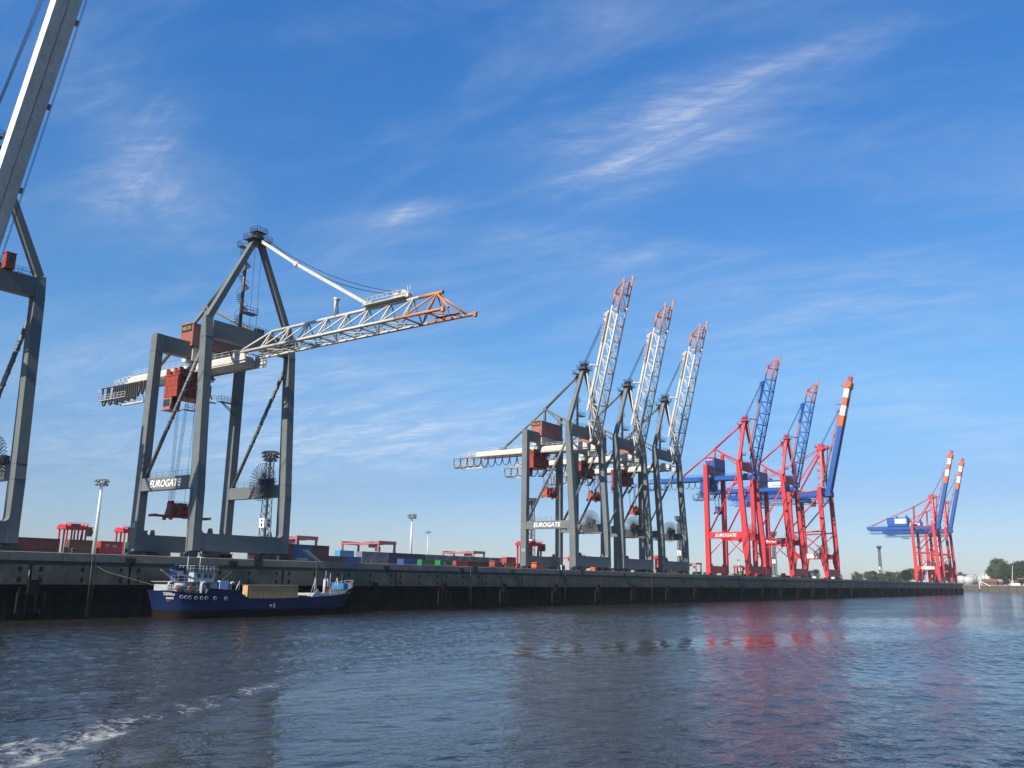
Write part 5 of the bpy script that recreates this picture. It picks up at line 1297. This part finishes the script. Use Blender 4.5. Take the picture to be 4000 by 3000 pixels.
line = np.array([(14.5, 33.5), (18.8, 36.4), (21.5, 37.5), (27.6, 40.3), (33.8, 43.4), (46.9, 50.2), (56, 50.3), (68.1, 49.5), (95, 47)])
d2 = np.full(XX.shape, 1e9); tpar = np.zeros(XX.shape); side = np.zeros(XX.shape)
acc = 0
for p, q in zip(line, line[1:]):
    L = np.linalg.norm(q - p); u = (q - p) / L
    t = np.clip((XX - p[0]) * u[0] + (YY - p[1]) * u[1], 0, L); dx, dy = XX - p[0] - u[0] * t, YY - p[1] - u[1] * t
    d_ = np.hypot(dx, dy); better = d_ < d2
    side = np.where(better, u[0] * dy - u[1] * dx, side); tpar = np.where(better, acc + t, tpar); d2 = np.where(better, d_, d2); acc += L
width = 1.6 + 4.0 * np.exp(-tpar / 12)
foam = np.exp(-(d2 / width) ** 2) * np.clip(.86 - tpar / 230, .6, .86)
foam = np.maximum(foam, .95 * np.exp(-((XX - 19.8) / 2.2) ** 2 - ((YY - 35.6) / 1.8) ** 2))
foam = np.maximum(foam, .62 * np.exp(-((XX - 18.0) / 3.2) ** 2 - ((YY - 33.6) / 1.2) ** 2))
wake = np.exp(-(d2 / 5.0) ** 2) * np.clip(1 - tpar / 85, 0, 1)
Z += wake * .13 * np.sin(d2 * 1.7 * np.sign(side) + .5 * np.sin(tpar * .35)) * np.exp(-d2 / 6)
for lam, th, am in ((4.5, 1.0, .03), (6.5, 2.4, .045), (3.3, 1.9, .02)):
    Z += am * np.clip(-side / 3, 0, 1) * np.exp(-(d2 / 22) ** 2) * np.sin(2 * math.pi / lam * (XX * math.cos(th) + YY * math.sin(th)) + 1.2 * np.sin(XX * .17 + YY * .09))
inner = np.clip(-side / 3.0, 0, 1) * np.clip(1 - (d2 - 12) / 18, 0, 1) * np.clip(1.2 - tpar / 90, 0, 1)
def polydist(pl):
    best = np.full(XX.shape, 1e9)
    for p, q in zip(pl, pl[1:]):
        p, q = np.array(p), np.array(q); L = np.linalg.norm(q - p); u = (q - p) / L
        t = np.clip((XX - p[0]) * u[0] + (YY - p[1]) * u[1], 0, L); best = np.minimum(best, np.hypot(XX - p[0] - u[0] * t, YY - p[1] - u[1] * t))
    return best
slick = np.maximum(inner * .85, np.exp(-(polydist([(66, 49.5), (76, 48), (88, 44), (102, 40), (118, 37.5), (138, 33), (160, 25)]) / 9) ** 4) * np.clip((XX - 60) / 10, 0, 1) * np.clip((165 - XX) / 40, 0, 1))
slick = np.clip(slick, 0, 1)
Z *= fine * (1 - .6 * slick)
nx, ny = XX.shape
co = np.stack([XX, YY, Z], -1).reshape(-1, 3)
idx = np.arange(nx * ny).reshape(nx, ny)
quads = np.stack([idx[:-1, :-1], idx[1:, :-1], idx[1:, 1:], idx[:-1, 1:]], -1).reshape(-1, 4)
wm = bpy.data.meshes.new('water')
wm.vertices.add(len(co)); wm.vertices.foreach_set('co', co.ravel().astype(np.float32))
wm.loops.add(quads.size); wm.loops.foreach_set('vertex_index', quads.ravel().astype(np.int32))
wm.polygons.add(len(quads)); wm.polygons.foreach_set('loop_start', np.arange(0, quads.size, 4, dtype=np.int32))
wm.update(calc_edges=True); wm.validate()
wm.polygons.foreach_set('use_smooth', np.ones(len(quads), dtype=bool))
for nm, arr in (('foam', foam), ('slick', slick)):
    at = wm.attributes.new(nm, 'FLOAT', 'POINT'); at.data.foreach_set('value', arr.ravel().astype(np.float32))
WM = bpy.data.materials.new('river_water'); WM.use_nodes = True
n_, l_ = WM.node_tree.nodes, WM.node_tree.links; bs_ = n_['Principled BSDF']
geo = N(n_, 'ShaderNodeNewGeometry')
def wnoise(sc3, scale, detail, dist=0.0, rot=0.5, rough=.6):
    mp = N(n_, 'ShaderNodeMapping'); l_.new(geo.outputs['Position'], mp.inputs[0]); mp.inputs['Scale'].default_value = sc3; mp.inputs['Rotation'].default_value = (0, 0, rot)
    z = N(n_, 'ShaderNodeTexNoise'); l_.new(mp.outputs[0], z.inputs[0]); z.inputs['Scale'].default_value = scale; z.inputs['Detail'].default_value = detail; z.inputs['Distortion'].default_value = dist; z.inputs['Roughness'].default_value = rough
    return z.outputs[0]
def wm_(op, a, b=None, clamp=False):
    n = N(n_, 'ShaderNodeMath', operation=op, use_clamp=clamp)
    for i, v in enumerate((a, b)):
        if v is None: continue
        if isinstance(v, (int, float)): n.inputs[i].default_value = v
        else: l_.new(v, n.inputs[i])
    return n.outputs[0]
fa = N(n_, 'ShaderNodeAttribute', attribute_name='foam'); sa = N(n_, 'ShaderNodeAttribute', attribute_name='slick')
# gusts: patches of rougher and calmer water
gust = N(n_, 'ShaderNodeMapRange'); l_.new(wnoise((.6, 1.6, 1), .035, 3, .4), gust.inputs[0]); gust.inputs[1].default_value = .35; gust.inputs[2].default_value = .65; gust.inputs[3].default_value = .35; gust.inputs[4].default_value = 1.15
hgt = wm_('ADD', wm_('MULTIPLY', wnoise((1, 1.5, 1), .75, 3, .3), .75), wm_('MULTIPLY', wnoise((1, 1.4, 1), 2.4, 3, .2, .9), .22))
rough_ = wm_('MULTIPLY', gust.outputs[0], wm_('SUBTRACT', 1.0, wm_('MULTIPLY', sa.outputs['Fac'], .86)))
hgt = wm_('MULTIPLY', hgt, rough_)
bp_ = N(n_, 'ShaderNodeBump'); bp_.inputs['Strength'].default_value = 1.0; bp_.inputs['Distance'].default_value = .38; l_.new(hgt, bp_.inputs['Height'])
l_.new(bp_.outputs[0], bs_.inputs['Normal'])
fn1 = wm_('ADD', wm_('MULTIPLY', wnoise((1, 1, 1), 1.3, 9, 1.2, 0, .75), .62), wm_('MULTIPLY', wnoise((1, 1, 1), .32, 3, .5), .38))
fm_ = N(n_, 'ShaderNodeMapRange'); l_.new(wm_('SUBTRACT', wm_('ADD', fn1, wm_('MULTIPLY', fa.outputs['Fac'], .42)), .0), fm_.inputs[0]); fm_.inputs[1].default_value = .825; fm_.inputs[2].default_value = .98
fo_ = wm_('MULTIPLY', fm_.outputs[0], wm_('GREATER_THAN', fa.outputs['Fac'], .03), True)
mx_ = N(n_, 'ShaderNodeMix', data_type='RGBA'); l_.new(fo_, mx_.inputs[0]); mx_.inputs[6].default_value = (.016, .0148, .0112, 1); mx_.inputs[7].default_value = (.42, .42, .39, 1)
l_.new(mx_.outputs[2], bs_.inputs['Base Color'])
ro_ = N(n_, 'ShaderNodeMapRange'); l_.new(fo_, ro_.inputs[0]); ro_.inputs[3].default_value = .07; ro_.inputs[4].default_value = .7; l_.new(ro_.outputs[0], bs_.inputs['Roughness'])
bs_.inputs['IOR'].default_value = 1.333
wm.materials.append(WM)
structure(link('water', wm))

# ------------------------------------------------------------------ the air
HZ = bpy.data.materials.new('haze'); HZ.use_nodes = True
n_, l_ = HZ.node_tree.nodes, HZ.node_tree.links; n_.clear()
pv = N(n_, 'ShaderNodeVolumePrincipled'); pv.inputs['Color'].default_value = (.80, .88, .97, 1); pv.inputs['Density'].default_value = .00006; pv.inputs['Anisotropy'].default_value = 0.0
ho = N(n_, 'ShaderNodeOutputMaterial'); l_.new(pv.outputs[0], ho.inputs['Volume'])
hz = MB().box(-760, 2950, -1500, 1750, -2.2, 150).build('haze', HZ); hz['kind'] = 'stuff'
